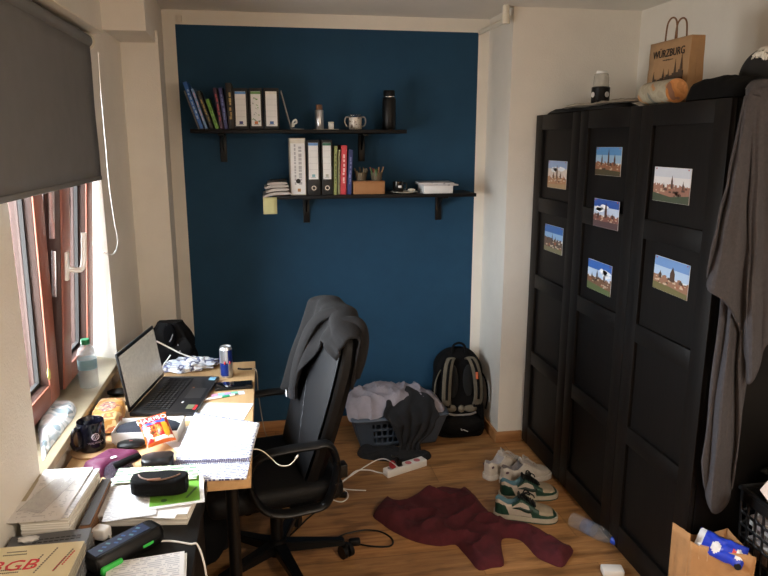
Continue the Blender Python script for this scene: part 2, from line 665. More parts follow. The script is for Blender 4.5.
# skirting boards
for n, p, q in (('baseboard_back', (-.49, YB - .008), (XP, YB - .008)),):
    struct(M().box(((p[0] + q[0]) / 2, p[1], .032), (q[0] - p[0], .016, .064), bev=.004).build(n, M_skirt))
b = M()
b.box((XP - .008, (3.432 + YB) / 2, .032), (.016, YB - 3.424, .064), bev=.004)
b.box(((XP - .016 + 1.405) / 2, 3.432, .032), (1.405 - XP + .016, .016, .064), bev=.004)
struct(b.build('baseboard_right', M_skirt))
struct(M().box((XL + .008, (YF + 3.42) / 2, .032), (.016, 3.42 - YF, .064), bev=.004).build('baseboard_left', M_skirt))

# heating pipe under the ceiling
b = M()
pa, pb = BY(481, 31, YB - .02), BY(503, 19.5, 3.46)
pb.z = pa.z = 2.30
b.tube([(pa.x, YB - .005, 2.29), (pb.x, 3.42, 2.29)], .013, 10)
b.cyl((pb.x, 3.42, 2.275), (pb.x, 3.42, ZC), .017)
b.cyl((pb.x, 3.42, 2.272), (pb.x, 3.42, 2.315), .021)
struct(b.build('trim_2', M_cream))
# small square cap above the corner of the blue paint
struct(M().box((BY(179, 19, YB).x, YB - .008, BY(179, 19, YB).z), (.03, .016, .035), bev=.004).build('trim_3', M_wall))

# ------------------------------------------------------------------ window
w = thing('window_1', None, None, (0, 0, 0))
struct(w)
WX = -0.80
wy0, wy1, wm0, wm1, wz0, wz1 = Y0 - .16, Y1 + .08, 2.325, 2.40, ZS, ZT
b = M()
for ya, yb in ((wy0, wy0 + .05), (wm0, wm1), (wy1 - .05, wy1)):
    b.box((WX - .03, (ya + yb) / 2, (wz0 + wz1) / 2), (.10, yb - ya, wz1 - wz0), bev=.004)
for za, zb in ((wz0, wz0 + .05), (wz1 - .05, wz1)):
    b.box((WX - .03, (wy0 + wy1) / 2, (za + zb) / 2), (.10, wy1 - wy0, zb - za), bev=.004)
b.build('frame', M_brown, w)


def sash(y0, y1, tilt, handle):
    s = M()
    wd, hh, W_ = .095, wz1 - wz0 - .075, y1 - y0
    for ya, yb, za, zb in ((0, wd, 0, hh), (W_ - wd, W_, 0, hh), (wd, W_ - wd, 0, .07), (wd, W_ - wd, hh - wd, hh)):
        s.box((.006, (ya + yb) / 2, (za + zb) / 2), (.05, yb - ya, zb - za), bev=.003, mi=1)
        s.box((.034, (ya + yb) / 2, (za + zb) / 2), (.006, yb - ya - .001, zb - za - .001), bev=.002)
        s.box((-.0155, (ya + yb) / 2, (za + zb) / 2), (.008, yb - ya + .006, zb - za + .006), mi=1)
    for ya, yb, za, zb in ((wd, wd + .012, .07, hh - wd), (W_ - wd - .012, W_ - wd, .07, hh - wd), (wd, W_ - wd, .07, .082)):
        s.box((.0, (ya + yb) / 2, (za + zb) / 2), (.012, yb - ya, zb - za), mi=2)
    o = s.build('sash', [M_red, M_brown, M_seal], w, (WX + .034, y0, wz0 + .04))
    o.rotation_euler = (0, tilt, 0)
    p = M().box((-.004, W_ / 2, hh / 2), (.006, W_ - 2 * wd, hh - .15))
    p.build('pane', M_glass, o)
    if handle:
        h = M()
        h.box((.042, .035, .44), (.012, .026, .10), bev=.004)
        h.tube(spline([(.046, .035, .43), (.075, .036, .428), (.088, .05, .435), (.09, .062, .47), (.09, .066, .555)], 5), .0095, 8, up=(0, 1, 0))
        h.build('handle', M_white, o)
        m_ = M()
        m_.box((.008, -.004, .75), (.018, .006, .42))
        m_.box((.008, -.007, .62), (.012, .008, .05))
        m_.box((.008, -.007, .85), (.014, .008, .06))
        m_.box((.012, -.008, .42), (.016, .01, .16), bev=.002)
        m_.build('espagnolette', M_steel, o)
    return o


sash(wy0 + .035, wm0 + .035, R(1.0), False)
sash(wm1 + .01, 2.835, R(4.6), True)
st = M().ball((0, 0, 0), (.003, .014, .02), 2, amp=.3)
o = st.build('sticker', mat('yellow_green_sticker', (196, 196, 120)), w, BX(49, 374, WX + .075))
struct(M().box(((XO - .05 + XL + .012) / 2, (Y0 + Y1) / 2, ZS - .006), (XL + .012 - XO + .05, Y1 - Y0 + .30, .028), bev=.004).build('window_sill', M_sill))

# ------------------------------------------------------------------ roller blind
BXX = -0.602
bl = thing('roller_blind', 'half-lowered grey fabric roller blind over the window', 'blind', (BXX, 2.12, 1.56))
b = M()
b.grid(lambda u, v: V((.001 * math.sin(v * 9), -.57 + 1.118 * u, .004 + .47 * v)), 12, 12)
b.build('fabric', M_blind, bl, thick=.0016)
M().box((0, -.011, .006), (.008, 1.118, .016), bev=.003).build('bottom_bar', M_blind, bl)
M().cyl((-.012, -.57, .487), (-.012, .548, .487), .024, n=20).build('roller_tube', M_blind, bl)
b = M()
b.cyl((-.012, .549, .487), (-.012, .562, .487), .031, n=20)
b.box((-.026, .556, .507), (.03, .012, .05), bev=.003)
b.build('end_bracket', M_cream, bl)
b = M()
b.box((.002, -.0, .522), (.078, 1.19, .008), bev=.003)
b.build('mounting_rail', M_cream, bl)
ch = [BX(x, y, BXX) - V(bl.location) for x, y in ((97, 52), (100, 95), (104, 140), (108, 185), (113, 220), (116.5, 240), (115, 250), (110.5, 254.5), (105, 251), (102.3, 240), (101.8, 225), (101, 190), (98, 140), (94.5, 90), (92.5, 52))]
for i, p in enumerate(ch):
    p.x = .004 if i < 8 else -.01
M().tube(spline(ch, 4), .0016, 6).build('bead_chain', M_white, bl)

# ------------------------------------------------------------------ shelves
SF = 3.58
def shelf(label, xl, xr, ztop, brackets):
    t = thing('wall_shelf', label, 'shelf', ((xl + xr) / 2, YB, ztop), 0, 'black wall shelves')
    M().box((0, -(YB - SF) / 2, -.0095), (xr - xl, YB - SF, .019), bev=.0015).build('board', M_shelf, t)
    for x in brackets:
        q = M()
        q.box((x, -.006, -.095), (.036, .012, .15), bev=.002)
        q.box((x, -.09, -.026), (.03, .17, .012), bev=.002)
        q.prism([(-.012, -.032), (-.11, -.032), (-.012, -.11)], .006, frame3((x - .003, 0, 0), (0, 1, 0), (0, 0, 1)))
        q.build('bracket', M_bmetal, t)
    return t


ZU, ZL = 1.757, 1.418
shelf('upper black wall shelf with leaning books and the black flask', BY(190, 131, SF).x, BY(407, 131, SF).x, ZU, (-.41, .345))
shelf('lower black wall shelf with folders and the cardboard box', BY(272, 195, SF).x, BY(476.5, 193, SF).x, ZL, (-.365, .40))

SY = 3.605  # spines


def book(label, xb, xt, ytop, ybase, th, col, zbase, depth=.15, group='books on the upper shelf', stripe=None, marks=(225, 215, 200), rough=.45):
    "upright or leaning book with its spine toward the room; xb, xt: centre of the spine at foot and head"
    a, t_ = BY(xb, ybase, SY), BY(xt, ytop, SY)
    dx, h = t_.x - a.x, t_.z - zbase
    ang = math.atan2(dx, h)
    L = math.hypot(dx, h)
    t = thing('book', label, 'book', (a.x, SY, zbase + abs(math.sin(ang)) * th / 2), 0, group, (0, ang, 0))
    m = mat('book_cover', col, rough, .08, 40)
    b = M()
    b.box((0, .0015, L / 2), (th, .003, L), bev=.001)
    for s in (-1, 1):
        b.box((s * (th / 2 - .001), depth / 2, L / 2), (.002, depth, L))
    if stripe:
        b.box((0, -.0003, L * stripe[1]), (th * .98, .001, L * stripe[2]), mi=1)
    b.build('cover', [m, mat('cover_band', stripe[0] if stripe else col, rough)], t)
    M().box((0, depth / 2, L / 2), (th - .005, depth - .008, L - .008)).build('pages', M_pages, t)
    q = M()
    r = random.Random(int(xb * 10))
    z = L * .25
    while z < L * .86:
        l = r.uniform(.008, .022)
        q.box((r.uniform(-.1, .1) * th, -.0006, z), (th * r.uniform(.25, .4), .0012, l))
        z += l + r.uniform(.004, .01)
    q.build('title', mat('spine_lettering', marks, .6), t)
    return t


ub = 130
book('thin grey book leaning at the outer end of the upper shelf', 199, 184.5, 91, ub, .008, (120, 122, 124), ZU, .16, marks=(90, 90, 90))
book('tall bright blue leaning book on the upper shelf', 202, 184.5, 82.5, ub, .019, (44, 100, 178), ZU, .17, marks=(160, 190, 220))
book('pale blue leaning book beside the tall bright blue one', 206.5, 192, 89, ub, .014, (104, 140, 186), ZU, .16, marks=(200, 170, 190))
book('black leaning book with gold spine letters beside the small green book', 212, 198, 91.5, ub, .017, (20, 19, 20), ZU, .16, marks=(170, 150, 90))
book('small lime green book leaning on the upper shelf', 217.5, 207, 99.5, ub, .018, (108, 158, 66), ZU, .13, marks=(60, 90, 40))
book('plum purple book between green book and violet blue book', 222, 214.5, 88, ub, .017, (70, 40, 66), ZU, .16, marks=(180, 80, 90))
book('violet blue book leaning against the thick black book', 226.5, 220, 88, ub, .019, (50, 56, 112), ZU, .17, marks=(120, 130, 190))
book('thick upright black book with gold title next to first ring binder', 232, 228, 83, ub, .031, (17, 16, 16), ZU, .18, marks=(176, 150, 100))


def binder(label, xl, xr, ytop, ybase, zbase, body, head, lab, logo, group, ring=True, big=False):
    a, c = BY(xl, ybase, SY), BY(xr, ybase, SY)
    h = BY(xl, ytop, SY).z - zbase
    w_ = c.x - a.x - .002
    t = thing('ring_binder', label, 'folder', ((a.x + c.x) / 2, SY, zbase), 0, group)
    m = mat('binder_board', body, .55, .08, 40)
    D = .20
    b = M()
    b.box((0, .002, h / 2), (w_, .004, h), bev=.001)
    for s in (-1, 1):
        b.box((s * (w_ / 2 - .0012), D / 2, h / 2), (.0024, D, h))
    b.build('cover', m, t)
    M().box((-.002, D / 2, h / 2 - .008), (w_ - .014, D - .02, h - .03)).build('papers', M_pages, t)
    q = M()
    lh = h * (.66 if not big else .96)
    zc = h * (.62 if not big else .5)
    if not ring:
        lh, zc = h * .84, h * .5
    lw = w_ * .72 if not big else w_ * .9
    q.box((0, -.0006, zc), (lw, .0012, lh), mi=0)
    q.box((0, -.0012, zc + lh * .46), (lw, .0012, lh * .07), mi=1)
    rr = random.Random(int(xl))
    if lab == 'lines':
        for k in range(4):
            q.box((0, -.0012, zc + lh * (.28 - .17 * k)), (lw * .9, .0010, .001), mi=3)
    elif lab == 'floral':
        for k in range(16):
            q.box((rr.uniform(-.38, .38) * lw, -.0012, zc + rr.uniform(-.42, .42) * lh), (rr.uniform(.1, .3) * lw, .001, rr.uniform(.01, .05) * lh), Euler((0, rr.uniform(-1, 1), 0)).to_matrix(), mi=rr.choice((1, 1, 2, 3)))
    else:
        for k in range(2):
            z = zc - lh * .30
            while z < zc + lh * .40:
                l = rr.uniform(.008, .02)
                q.box(((-.2 + .36 * k) * lw, -.0012, z), (lw * (.12 + .1 * k), .001, l), mi=3)
                z += l + .005
    if logo:
        q.box((0, -.0013, zc - lh * .40), (lw * .34, .001, .014), mi=2)
        q.box((0, -.0013, zc - lh * .455), (lw * .5, .001, .004), mi=3)
    q.build('label', [M_offwhite, mat('label_head', head, .6), mat('label_logo', logo or head, .6), mat('label_print', (172, 172, 176), .6)], t)
    if ring:
        zr = h * .13 if not big else h * .25
        q = M()
        q.lathe([(.0085, -.001), (.0125, -.001), (.0125, .003), (.0085, .003), (.0085, -.001)], 18, (0, -.001, zr), Euler((R(90), 0, 0)).to_matrix(), mi=0)
        q.lathe([(0, .0), (.0085, .0), (.0085, .0012), (0, .0012)], 18, (0, -.001, zr), Euler((R(90), 0, 0)).to_matrix(), mi=1)
        q.build('finger_ring', [M_steel if not big else M_bmetal, M_seal], t)
    if big:
        M().box((.004, -.0012, h * .09), (.016, .0012, .016)).build('price_tag', M_kraft, t)
    return t


g1, g2 = 'ring binders on the upper shelf', 'ring binders on the lower shelf'
binder('black ring binder with blue-topped white label beside the thick black book', 234, 249.2, 88, 129.5, ZU, (22, 22, 23), (90, 140, 200), 'lines', (60, 60, 120), g1, ring=False)
binder('ring binder with cream label of green foliage, middle of the upper three', 249.8, 263.6, 88, 129.5, ZU, (24, 24, 24), (104, 150, 90), 'floral', (200, 120, 70), g1, ring=False)
binder('black ring binder with red and green sprig on label beside clear bookend', 264.2, 280, 88, 129, ZU, (22, 22, 23), (222, 220, 214), 'lines', (60, 100, 160), g1, ring=False)
binder('wide white ring binder at the end of the folder row on lower shelf', 290.8, 306.6, 138, 195.5, ZL, (196, 190, 176), (214, 208, 196), 'title', None, g2, big=True)
binder('black ring binder with blue-topped label on the lower shelf', 307.4, 320.8, 140, 195.3, ZL, (22, 22, 23), (104, 150, 206), 'lines', (120, 170, 180), g2)
binder('black ring binder with green-topped label on the lower shelf', 321.8, 333.2, 140, 195.2, ZL, (22, 22, 23), (50, 110, 90), 'lines', (170, 170, 160), g2)
g = 'books on the lower shelf'
book('slim pale green book next to the green-labelled ring binder', 335.3, 335.8, 146, 195, .017, (146, 154, 96), ZL, .16, g, marks=(90, 100, 60))
book('slim olive cream book pressed against the red book', 338.9, 339.3, 150, 195, .010, (160, 160, 122), ZL, .15, g, marks=(110, 110, 80))
book('tall coral red book on the lower shelf', 343.2, 344.2, 145.5, 195, .031, (196, 62, 72), ZL, .17, g, marks=(240, 200, 200))
book('navy blue book beside the cardboard box on the lower shelf', 349.3, 350.8, 150, 195, .023, (44, 58, 112), ZL, .17, g, marks=(110, 120, 170))

# clear bookend with a clip
xa, xb_ = BY(280.5, 90, SY + .03).x, BY(299, 129, SY + .03).x
t = thing('bookend', 'clear acrylic bookend leaning by the last upper ring binder', 'bookend', (xa, SY + .03, ZU))
b = M()
pf = [(0, .195), (.004, .196), (.052, .006), (.115, .004), (.115, 0), (.049, 0)]
b.prism([(p[0], p[1]) for p in pf], .10, frame3((0, .10, 0), (1, 0, 0), (0, 0, 1)))
b.build('bent_sheet', film('acrylic_sheet', (196, 196, 190), .5, .15, 5), t)
b = M()
b.tube(spline([(.055, .02, .012), (.06, .02, .04), (.075, .02, .05), (.078, .02, .035), (.066, .02, .028), (.062, .02, .014)], 5), .005, 8)
b.build('clip', M_white, t)

# steel flask with brown cap on a small tray, white pot, cups
p = BY(319.5, 128, 3.66)
t = thing('spray_bottle', 'slim silver bottle with brown cap on the upper shelf', 'bottle', (p.x, 3.66, ZU + .003))
M().lathe([(0, 0), (.021, 0), (.023, .003), (.023, .093), (.020, .098), (0, .098)], 24).build('body', M_silver, t)
M().lathe([(0, .098), (.017, .098), (.017, .122), (.015, .125), (0, .125)], 20).build('cap', mat('copper_cap', (112, 78, 56), .4), t)
tag(M().box((0, 0, .0015), (.13, .06, .003), bev=.001).build('tray', M_cream, None, (p.x + .035, 3.66, ZU)), 'thin cream tray lying under the silver bottle and white pot', 'tray')
p = BY(331, 128, 3.66)
t = thing('small_pot', 'tiny white lidded pot beside the silver bottle', 'pot', (p.x, 3.66, ZU + .003))
M().box((0, 0, .015), (.028, .028, .030), bev=.004).build('body', M_white, t)
M().box((0, 0, .034), (.030, .030, .008), bev=.003).build('lid', M_cream, t)
p = BY(355.3, 129, 3.66)
t = thing('glass_cup', 'two-handled glass cup with metal holder on the upper shelf', 'cup', (p.x, 3.66, ZU))
M().lathe([(0, .002), (.031, .002), (.034, .006), (.034, .064), (.033, .064), (.033, .006), (0, .004)], 28).build('holder', blotch('chased_metal', [(140, 130, 120), (200, 192, 180), (110, 96, 90)], 60, .3), t)
M().lathe([(.032, .066), (.034, .07), (.036, .080), (.0345, .080), (.032, .070)], 28).build('glass', M_clear, t)
for s in (-1, 1):
    M().tube(spline([(s * .034, 0, .064), (s * .050, 0, .064), (s * .056, 0, .042), (s * .048, 0, .022), (s * .034, 0, .016)], 5), .004, 8).build('handle', film('glass_handle', (190, 186, 180), .55, .1, 10), t)
p = BY(389, 129, 3.68)
t = thing('vacuum_flask', 'tall matt black vacuum flask at the end of the upper shelf', 'flask', (p.x, 3.68, ZU))
FS = .90
M().lathe([(r_, z_ * FS) for r_, z_ in [(0, 0), (.034, 0), (.036, .004), (.036, .178), (.033, .186), (.030, .188), (0, .188)]], 28).build('body', M_blkplas, t)
M().lathe([(r_, z_ * FS) for r_, z_ in [(0, .189), (.031, .189), (.031, .194), (0, .194)]], 28).build('steel_band', M_steel, t)
M().lathe([(r_, z_ * FS) for r_, z_ in [(0, .194), (.031, .194), (.031, .226), (.029, .229), (0, .229)]], 28).build('cap', M_blkplas, t)

# newspapers and note at the end of the lower shelf
a, c = BY(262.5, 190, 3.56), BY(291, 190, 3.56)
t = thing('newspaper_stack', 'folded newspapers piled at the end of the lower shelf', 'newspaper', ((a.x + c.x) / 2, 3.68, ZL))
for k in range(4):
    sx_ = (c.x - a.x) - .012 * (k % 2) - .01 * k
    def fn(u, v, k=k, sx_=sx_):
        an = 2 * PI * u
        zz = .012 * math.sin(an)
        xx = math.copysign(abs(math.cos(an)) ** .5, math.cos(an)) * sx_ / 2
        dr = -.020 * sm((-xx - sx_ * .1) / (sx_ * .5)) * (1 if v < .45 else .6)
        return V((xx + .004 * (k % 2), -.115 + .23 * v, .013 + .0175 * k + zz * .62 + dr * (1 - .25 * k) + .003 * math.sin(v * 7 + k)))
    b = M()
    b.grid(fn, 28, 8, cu=True)
    for v in (0, 1):
        b.face([fn(u / 28, v) for u in range(28)])
    b.build('newspaper', written('newsprint', (176, 170, 166), (120, 116, 116), .005, .45, 200), t)
M().box((.01, -.03, .078), (.085, .10, .008), bev=.002).build('dark_cover', M_blkplas, t)
a = BY(270, 201, SF - .028)
tag(M().grid(lambda u, v: V((-.036 + .072 * u, -.004 * math.sin(v * 2.2), -.088 * v)), 4, 8).build('sticky_note', written('note_paper', (204, 202, 150), (150, 150, 130), .012, .5, 90), None, (a.x, SF - .0035, ZL - .006), R(2), thick=.0008), 'pale yellow note hanging below the newspapers on the lower shelf', 'note')

# cardboard box with pen pots behind
a, c = BY(353.5, 193, 3.60), BY(385, 193, 3.60)
t = thing('cardboard_box', 'small brown cardboard box on the lower shelf', 'box', ((a.x + c.x) / 2, 3.65, ZL))
wb = c.x - a.x
M().box((0, 0, .031), (wb, .09, .062), bev=.002).build('body', mat('cardboard', (158, 112, 72), .8, .06), t)
M().box((0, 0, .065), (wb + .003, .093, .010), bev=.002).build('lid', mat('cardboard_lid', (150, 104, 66), .8, .06), t)
r = random.Random(3)
for xp, nm, cols in ((361, 'wire pen pot with dry sprigs at the left above the cardboard box', ((96, 84, 66), (120, 108, 84), (70, 60, 50))),
                     (376.5, 'wire pen pot with red and green pencils above the cardboard box', ((150, 50, 60), (70, 110, 70), (140, 110, 80)))):
    p = BY(xp, 182, 3.655)
    t = thing('pen_pot', nm, 'pen holder', (p.x, 3.655, ZL + .0705), 0, 'pen pots on the lower shelf')
    b = M()
    b.grid(lambda u, v: V(((.026 + .006 * v) * math.cos(2 * PI * u), (.026 + .006 * v) * math.sin(2 * PI * u), (.004 + .040 * v))), 36, 18, cu=True, skip=lambda i, j: (i % 3 == 1 and j % 3 == 1))
    b.lathe([(0, 0), (.026, 0), (.026, .004), (0, .004)], 24)
    b.build('mesh_pot', mat('pot_wire', (104, 92, 74), .5, metal=.3), t, thick=.0015)
    for k in range(9):
        an, rr = r.uniform(0, 6.3), r.uniform(.006, .020)
        q0 = V((rr * math.cos(an), rr * math.sin(an), .006))
        q1 = q0 + V((math.cos(an) * .03 * rr / .026, math.sin(an) * .02, r.uniform(.045, .068)))
        M().cyl(q0, q1, .0045, n=6).build('pencil', mat('pencil_paint', cols[k % 3], .5), t)

# saucer with black mug and a small white bar
p = BY(398, 190.5, 3.66)
t = thing('saucer', 'white saucer under the small black mug on the lower shelf', 'saucer', (p.x + .035, 3.66, ZL))
M().lathe([(0, 0), (.035, 0), (.075, .008), (.076, .010), (.034, .004), (0, .003)], 32).build('dish', M_cream, t)
t = thing('espresso_mug', 'small black mug with white mark on saucer, lower shelf', 'mug', (p.x, 3.66, ZL + .0055))
M().lathe([(0, 0), (.026, 0), (.029, .004), (.030, .058), (.028, .058), (.027, .006), (0, .005)], 28).build('body', mat('black_glaze', (16, 16, 17), .15), t)
M().tube(spline([(.029, 0, .047), (.044, 0, .048), (.048, 0, .03), (.04, 0, .014), (.028, 0, .012)], 5), .004, 8).build('handle', mat('black_glaze_handle', (16, 16, 17), .15), t)
M().box((.004, -.0302, .032), (.018, .0015, .012), bev=.0005).build('emblem', M_offwhite, t)
tag(M().ball((0, 0, .009), (.022, .014, .009), 2, amp=.12).build('spoon_rest', M_cream, None, (p.x + .072, 3.645, ZL + .0085)), 'small cream spoon rest lying on the edge of the saucer', 'spoon rest')

# box and magazines
a, c = BY(424, 190, 3.60), BY(453, 190, 3.60)
wb = c.x - a.x
t = thing('paper_box', 'white box carrying magazines at the end of the lower shelf', 'box', ((a.x + c.x) / 2, 3.68, ZL))
M().box((0, 0, .018), (wb, .16, .036), bev=.001).build('body', M_offwhite, t)
M().box((0, 0, .039), (wb + .002, .162, .006), bev=.001).build('lid', M_white, t)
for k in range(2):
    tag(M().box((0, 0, .004), (wb + .03, .19, .008), bev=.001).build('magazine', blotch('magazine_cover', [(150, 150, 156), (196, 194, 196), (110, 112, 120)], 18, .4), None, ((a.x + c.x) / 2 + .006 * (1 - 2 * k), 3.675, ZL + .0422 + k * .0085), R(3 - 9 * k)),
        ('lower of two grey magazines on the white box, lower shelf', 'top grey magazine on the white box, lower shelf')[k], 'magazine', 'magazines on the lower shelf')

# ------------------------------------------------------------------ wardrobe
WXF, WY0, WY1, WZ = 1.40, 1.896, 3.415, 1.83
wd = thing('wardrobe', 'tall black-brown three-door wardrobe covered with postcards', 'wardrobe', (WXF, (WY0 + WY1) / 2, 0))
b = M()
D = XR - WXF - .03
dy = WY1 - WY0
for s in (-1, 1):
    b.box((.022 + D / 2, s * (dy / 2 - .01), WZ / 2), (D, .02, WZ - .004), bev=.0015)
b.box((.022 + D / 2, 0, WZ - .012), (D, dy - .04, .02))
b.box((.022 + D / 2, 0, .04), (D, dy - .04, .02))
b.box((.045, 0, .02), (.02, dy - .04, .04))
b.box((.022 + D - .005, 0, WZ / 2), (.006, dy - .04, WZ - .06))
b.build('body', M_wardin, wd)
dw = dy / 3
for k in range(3):
    yc = dy / 2 - dw * (k + .5)
    b = M()
    st_, zt_, zb_ = .078, WZ - .002, .022
    for s in (-1, 1):
        b.box((.010, yc + s * (dw / 2 - st_ / 2 - .0012), (zt_ + zb_) / 2), (.02, st_, zt_ - zb_), bev=.0018)
    for za, zb in ((WZ - .076, zt_), (1.338, 1.411), (.930, 1.003), (.498, .572), (zb_, .128)):
        b.box((.010, yc, (za + zb) / 2), (.0196, dw - 2 * st_ + .001, zb - za), bev=.0018)
    b.box((.017, yc, (zt_ + zb_) / 2), (.006, dw - 2 * st_ + .01, zt_ - zb_ - .02))
    b.build('door', M_ward, wd)

# postcards on the doors
XC = WXF + .0135
cards = [
    ('postcard of a pale stone church, upper card on the door beside the pier', (549, 160.5), (567.5, 161.5), (548, 187), (150, 170, 205), (214, 200, 190), (176, 128, 92), (168, 140, 104), 1),
    ('postcard of a long dark skyline, lower card on the door beside the pier', (545.5, 223.5), (563.5, 228.5), (544, 249), (62, 108, 176), (140, 176, 214), (92, 74, 66), (120, 116, 86), 2),
    ('postcard with three dark spires over red roofs, top card of middle door', (597, 147), (622.5, 147.2), (595.5, 174.5), (84, 138, 190), (150, 180, 206), (142, 96, 70), (74, 66, 44), 3),
    ('postcard of a bridge tower under white cloud, second card of middle door', (595, 198), (620, 202), (593, 225), (52, 88, 168), (190, 204, 228), (128, 84, 76), (84, 64, 66), 4),
    ('postcard of towers and greenery, lowest card of the middle door', (589, 258), (612.5, 266.5), (587.5, 287), (60, 104, 180), (186, 206, 232), (120, 88, 68), (92, 104, 66), 5),
    ('postcard with pale overcast sky above a town, upper card of the near door', (655.5, 166.5), (692.5, 169), (653.5, 200), (206, 212, 224), (226, 226, 230), (158, 116, 100), (74, 84, 66), 6),
    ('postcard of a clock tower against blue sky, lower card of the near door', (656, 254.5), (691, 266), (653.5, 287), (112, 150, 204), (176, 200, 228), (150, 110, 88), (110, 104, 66), 7),
]
for lab, tl, tr, bl_, sky, hor, town, fg, sd in cards:
    xc_ = WXF - .0016 if sd == 4 else XC
    a, c, e = BX(*tl, xc_), BX(*tr, xc_), BX(*bl_, xc_)
    u = V((0, -(a.y - c.y), c.z - a.z))
    wc = u.length
    u.normalize()
    hc = (a - e).length
    v = V((0, u.z, -u.y))
    if v.z < 0:
        v = -v
    o = (a + c) / 2 - v * hc
    b = M()
    mt = frame3((0, 0, 0), u, v)
    b.prism([(-wc / 2, 0), (wc / 2, 0), (wc / 2, hc), (-wc / 2, hc)], .0012, mt, 0)
    r = random.Random(sd)
    hw = wc * .495
    lo, hi = hc * .006, hc * .994
    hz = hc * r.uniform(.42, .5)
    b.prism([(-hw, hz), (hw, hz), (hw, hc * .72), (-hw, hc * .72)], .0004, mt, 2, .0012)
    b.prism([(-hw, hc * .72), (hw, hc * .72), (hw, hi), (-hw, hi)], .0004, mt, 1, .0012)
    if sd in (1, 4, 5):
        for k in range(3):
            cx, cz = r.uniform(-.35, .35) * wc, hc * r.uniform(.6, .75)
            b.prism([(cx + hw * .35 * math.cos(q * .7), cz + hc * .08 * math.sin(q * .7) * (1 + .3 * math.cos(q * 2))) for q in range(9)], .0003, mt, 3, .0014)
    # skyline
    pts = [(-hw, lo), (hw, lo)]
    x = hw
    while x > -hw:
        st_ = r.uniform(.02, .07) * wc
        z = hz + r.uniform(-.06, .05) * hc
        pts += [(x, z), (max(-hw, x - st_), z + r.uniform(-.02, .03) * hc)]
        x -= st_
    b.prism(pts, .0006, mt, 4, .0014)
    pts = [(-hw, lo), (hw, lo), (hw, hc * r.uniform(.14, .24)), (0, hc * r.uniform(.14, .22)), (-hw, hc * r.uniform(.14, .26))]
    b.prism(pts, .0004, mt, 5, .002)
    for k in range(26):
        cx, cz = r.uniform(-.42, .42) * wc, r.uniform(.16, .42) * hc
        q = r.uniform(.015, .05) * wc
        b.prism([(cx - q, cz), (cx + q, cz), (cx + q * .8, cz + q * .8), (cx - q * .8, cz + q * .8)], .0003, mt, r.choice((6, 7, 7, 8)), .002)
    tw = {1: [(0, .86, .07), (-.18, .62, .06), (.2, .62, .06)], 2: [(-.05, .72, .035), (.12, .62, .04), (-.3, .6, .04)], 3: [(-.24, .75, .05), (0.02, .95, .05), (.26, .76, .06)],
          4: [(0, .9, .09), (-.3, .55, .08), (.28, .55, .07)], 5: [(-.08, .72, .06), (.22, .7, .06), (-.3, .6, .04)], 6: [(.02, .78, .05), (.32, .64, .035), (-.2, .56, .04)], 7: [(.05, .80, .13), (-.3, .6, .08), (.3, .5, .1)]}[sd]
    for cx, top, q in tw:
        cx, q = cx * wc, q * wc
        t0, t1 = hz - .08 * hc, top * hc
        sh = t0 + (t1 - t0) * .55
        b.prism([(cx - q / 2, t0), (cx + q / 2, t0), (cx + q / 2, sh), (cx + q * .15, t1 - .06 * hc), (cx, t1), (cx - q * .15, t1 - .06 * hc), (cx - q / 2, sh)], .0004, mt, 8, .0021)
    for s in (-1, 1):
        b.ball(mt @ V((s * hw * .88, hi * .96, .0018)), (.003, .003, .003), 1, mi=9)
    P = lambda n, c: mat(n, c, .45, .02, 20)
    ob = b.build('postcard', [M_offwhite, P('print_sky', sky), P('print_horizon', hor), P('print_cloud', (236, 238, 244)), P('print_town', town), P('print_foreground', fg), P('print_roof', (150, 92, 66)), P('print_house', (206, 184, 160)), P('print_tower', tuple(int(q * .55) for q in town)), P('pin', (190, 80, 70))], None, o)
    tag(ob, lab, 'postcard', 'postcards on the wardrobe doors')

# ------------------------------------------------------------------ things on the wardrobe
top = WZ + .001
# jar with black sleeve
p = BX(600, 101, 1.62)
t = thing('storage_jar', 'clear jar with black emblem sleeve on top of the wardrobe', 'jar', (p.x, p.y, top))
z = lambda y: BX(600, y, 1.62).z - top
b = M()
b.lathe([(0, 0), (.040, 0), (.0435, .004), (.0435, z(88)), (.039, z(87)), (.039, .008), (0, .008)], 32)
b.build('sleeve', M_blkplas, t)
b = M()
b.lathe([(.038, z(88.5)), (.038, z(86)), (.036, z(78)), (.032, z(74.5)), (.027, z(74)), (0, z(73.7))], 32)
b.build('clear_top', film('cloudy_plastic', (206, 200, 186), .55, .2, 6), t)
M().lathe([(0, z(74.5)), (.026, z(74.5)), (.026, z(72)), (.024, z(71.5)), (0, z(71.5))], 28).build('lid', M_white, t)
q = M()
d = V((-p.x, -p.y, 0)).normalized()
for an in (-.95, .75):
    dd = Matrix.Rotation(an, 3, 'Z') @ d
    s_ = Matrix.Rotation(PI / 2, 3, 'Z') @ dd
    q.lathe([(0, 0), (.013, 0), (.013, .0015), (.009, .0018), (0, .0018)], 20, dd * .0430 + V((0, 0, z(95))), frame3((0, 0, 0), s_, (0, 0, 1)).to_3x3())
q.build('emblem', M_offwhite, t)

# garments lying on the edge of the wardrobe
def top_patch(name, label, cat, pts, h, m, seed, X=None, group=None):
    c = V((0, 0))
    w_ = [V(q) for q in pts]
    for q in w_:
        c += q
    c /= len(w_)
    b = cloth_patch([(q.x - c.x, q.y - c.y) for q in w_], h, .04, 0, .008, 14, seed, .016)
    return tag(b.build(name, m, None, (c.x, c.y, top)), label, cat, group)


